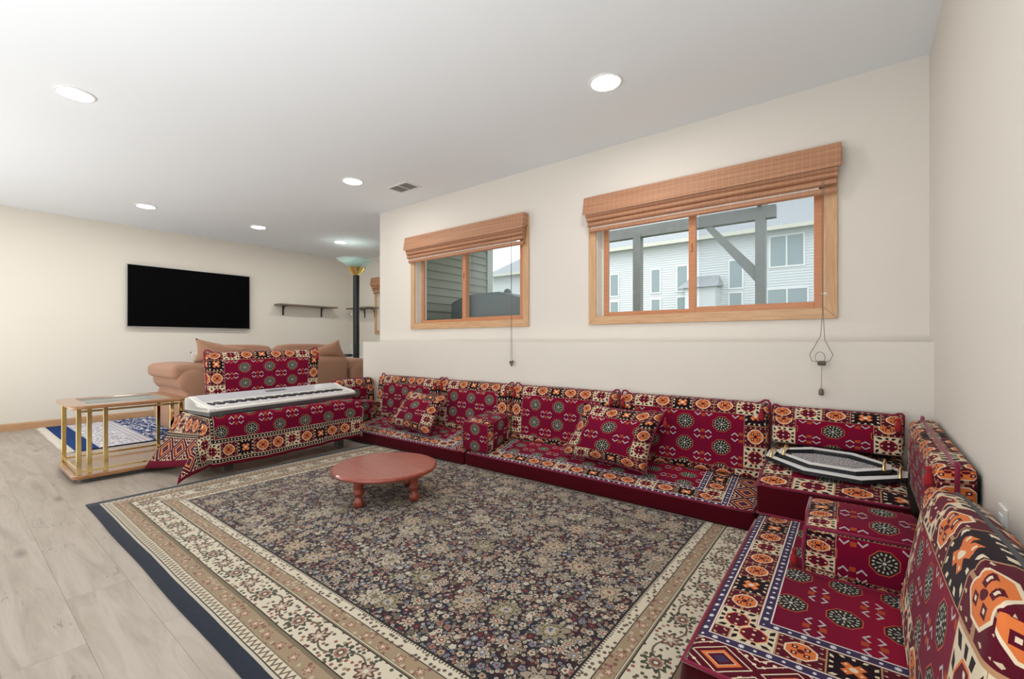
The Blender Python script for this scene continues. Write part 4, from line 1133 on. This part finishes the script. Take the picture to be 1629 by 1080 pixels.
# white end table with glass ornaments beyond the sofa arm
root = empty('end_table', (-6.25, 4.12, 0), 'small white end table beyond the sofa behind the lamp', 'table')
obj('tabletop', bx((-6.55, 3.9, .70), (-5.95, 4.35, .73)), 'white', root, bevel=.004)
for x_ in (-6.52, -5.98):
    for y_ in (3.93, 4.32): obj('leg', bx((x_-.02, y_-.02, 0), (x_+.02, y_+.02, .70)), 'white', root)
for i, (x_, y_) in enumerate(((-6.26, 3.99), (-6.315, 4.20))):
    bm = B(); lathe(bm, [(.035, 0), (.035, .006), (.006, .012), (.006, .07), (.02, .10), (.045, .15), (.045, .20), (.038, .20)], (x_, y_, .731), 16)
    top('glass_goblet', bm, 'lglass', ('clear stemmed glass ornament left of the lamp column', 'clear stemmed glass ornament right of the lamp column')[i], 'ornament', 'glass ornaments', origin=(x_, y_, .731))
bm = bx((-6.52, 3.95, .731), (-6.34, 4.07, .775)); top('small_box', bm, 'black', 'small dark box lying on the white end table', 'box', origin=(-6.43, 4.01, .731), bevel=.004)

# ------------------------------------------------------------------ outdoors
top('ground', bx((-60, 4.9, .35), (40, 70, .60)), 'lawn', kind='structure')
wing = top('wall_exterior_wing', bx((WLX+.14, YW+.16, .0), (WLX+.155, YF+.18, 3.4)), 'sidingtrim', kind='structure')
for i in range(24):
    z = .95 + i*.10
    bm = B(); x_ = WLX+.155
    extrude_profile(bm, [(x_, z), (x_+.022, z), (x_+.006, z+.104), (x_, z+.104)], 1, YW+.17, YF+.13)
    obj('siding_board', bm, 'sidingw', wing)
obj('corner_board', bx((WLX+.14, YF+.12, .6), (WLX+.19, YF+.24, 3.4)), 'sidingtrim', wing)

def house(name, x0, x1, y0, y1, zg, ze, label, wins, rise=3.2, run=6.0, hip=False, board=.115):
    root = empty(name, ((x0+x1)/2, y0, zg), label, 'house')
    obj('wall', bx((x0, y0, zg), (x1, y1, ze)), 'siding', root)
    bm = B(); z = zg; pr = [(y0, zg)]
    while z < ze-.05: pr += [(y0-.035, z), (y0-.008, z+board)]; z += board
    pr += [(y0, z)]
    extrude_profile(bm, pr, 0, x0, x1); obj('siding', bm, 'siding', root, kind='stuff')
    bm = B(); e = .5
    if hip:
        b = [bm.verts.new(p) for p in ((x0-e, y0-e, ze), (x1+e, y0-e, ze), (x1+e, y1+e, ze), (x0-e, y1+e, ze))]
        m0 = bm.verts.new((x0-e+run, (y0+y1)/2, ze+rise)); m1 = bm.verts.new((x1+e-run, (y0+y1)/2, ze+rise))
        bm.faces.new((b[0], b[1], m1, m0)); bm.faces.new((b[1], b[2], m1)); bm.faces.new((b[2], b[3], m0, m1)); bm.faces.new((b[3], b[0], m0)); bm.faces.new(b[::-1])
    else:
        extrude_profile(bm, [(y0-e, ze), (y0-e, ze+.04), ((y0+y1)/2, ze+rise), (y1+e, ze+.04), (y1+e, ze)], 0, x0-e, x1+e)
    obj('roof', bm, 'shingle', root)
    obj('gutter', bx((x0-e, y0-e-.1, ze-.10), (x1+e, y0-e, ze+.06)), 'gutter', root)
    for (a, b_, c_, d, k) in wins:
        t = .07; bm = B()
        for q in (((a-t, c_-t), (b_+t, c_)), ((a-t, d), (b_+t, d+t)), ((a-t, c_), (a, d)), ((b_, c_), (b_+t, d))):
            box(bm, (q[0][0], y0-.07, q[0][1]), (q[1][0], y0-.02, q[1][1]))
        if k == 2: box(bm, ((a+b_)/2-.03, y0-.07, c_), ((a+b_)/2+.03, y0-.02, d))
        f = obj('window', bm, 'white', root); obj('pane', bx((a, y0-.05, c_), (b_, y0-.04, d)), 'pane_dark', f)
    return root
hw = [(-2.97, -1.79, 4.19, 5.45, 2), (-3.07, -1.66, 2.0, 3.19, 2), (-4.58, -4.08, 3.4, 4.6, 1), (-4.58, -4.1, 2.2, 3.15, 1), (-6.90, -6.45, 3.43, 4.6, 1), (-6.90, -6.45, 2.2, 3.1, 1),
      (-8.17, -7.77, 3.43, 4.55, 1), (-8.17, -7.77, 2.2, 3.06, 1), (-10.39, -9.97, 3.4, 4.5, 1), (-10.39, -9.97, 2.2, 3.06, 1), (.6, 1.9, 4.19, 5.45, 2)]
h1 = house('neighbour_house', -14.5, 9, 22, 32, .6, 5.75, 'white sided house across the yard seen through the right window', hw, rise=4.6)
bm = B(); 
v = [bm.verts.new(p) for p in ((-6.6, 20.9, 3.42), (-4.85, 20.9, 3.42), (-4.85, 22, 3.55), (-6.6, 22, 3.55), (-6.25, 21.9, 4.0), (-5.0, 21.9, 4.0))]
bm.faces.new((v[0], v[1], v[5], v[4])); bm.faces.new((v[1], v[2], v[5])); bm.faces.new((v[2], v[3], v[4], v[5])); bm.faces.new((v[3], v[0], v[4])); bm.faces.new((v[3], v[2], v[1], v[0]))
obj('porch_roof', bm, 'shingle', h1); obj('porch_wall', bx((-6.3, 21.1, .6), (-5.0, 22, 3.42)), 'siding', h1)
house('neighbour_house', -18.6, -15.9+.3, 22, 31, .6, 5.15, 'white house with a grey roof seen through the left window', [], rise=2.6, run=1.6, hip=True)

root = empty('deck_frame', (-2, 7.4, .6), 'grey timber deck frame with a diagonal brace outside the right window', 'deck')
obj('post', bx((-1.19, 7.33, .6), (-1.06, 7.47, 2.82)), 'deck', root); obj('post', bx((-3.06, 7.33, .6), (-2.93, 7.47, 2.82)), 'deck', root)
obj('beam', bx((-5.4, 7.34, 2.76), (-.93, 7.46, 2.94)), 'deck', root)
bm = B(); extrude_profile(bm, [(-1.93, 2.80), (-1.82, 2.80), (-1.12, 2.00), (-1.12, 1.86), (-1.20, 1.86)], 1, 7.35, 7.45)
obj('brace', bm, 'deck', root)
bm = B(); extrude_profile(bm, [(-3.0, 2.0), (-3.0, 1.86), (-3.72, 2.70), (-3.78, 2.80), (-3.66, 2.80)], 1, 7.35, 7.45)
bm = B(); bx_ = box(bm, (-1.16, 3.9, 2.94), (-1.10, 7.9, 3.10)); obj('joist', bm, 'deck', root)
root = empty('covered_grill', (-3.4, 4.1, .6), 'dark grey covered grill outside the left window', 'grill')
bm = B(); extrude_profile(bm, [(-3.96, .60), (-2.86, .60), (-2.87, 1.44), (-3.0, 1.485), (-3.2, 1.535), (-3.55, 1.535), (-3.75, 1.51), (-3.94, 1.45)], 1, 3.85, 4.4)
obj('cover', bm, 'cover', root, bevel=.03)
bm = B(); lathe(bm, [(.03, 0), (.045, .02), (.03, .05), (.008, .06)], (-3.25, 4.1, 1.533), 10); obj('cover_knob', bm, 'cover', root)
top('ground', bx((WLX+.2, YW+.17, .35), (40, 4.9, .60)), 'lawn', kind='structure')
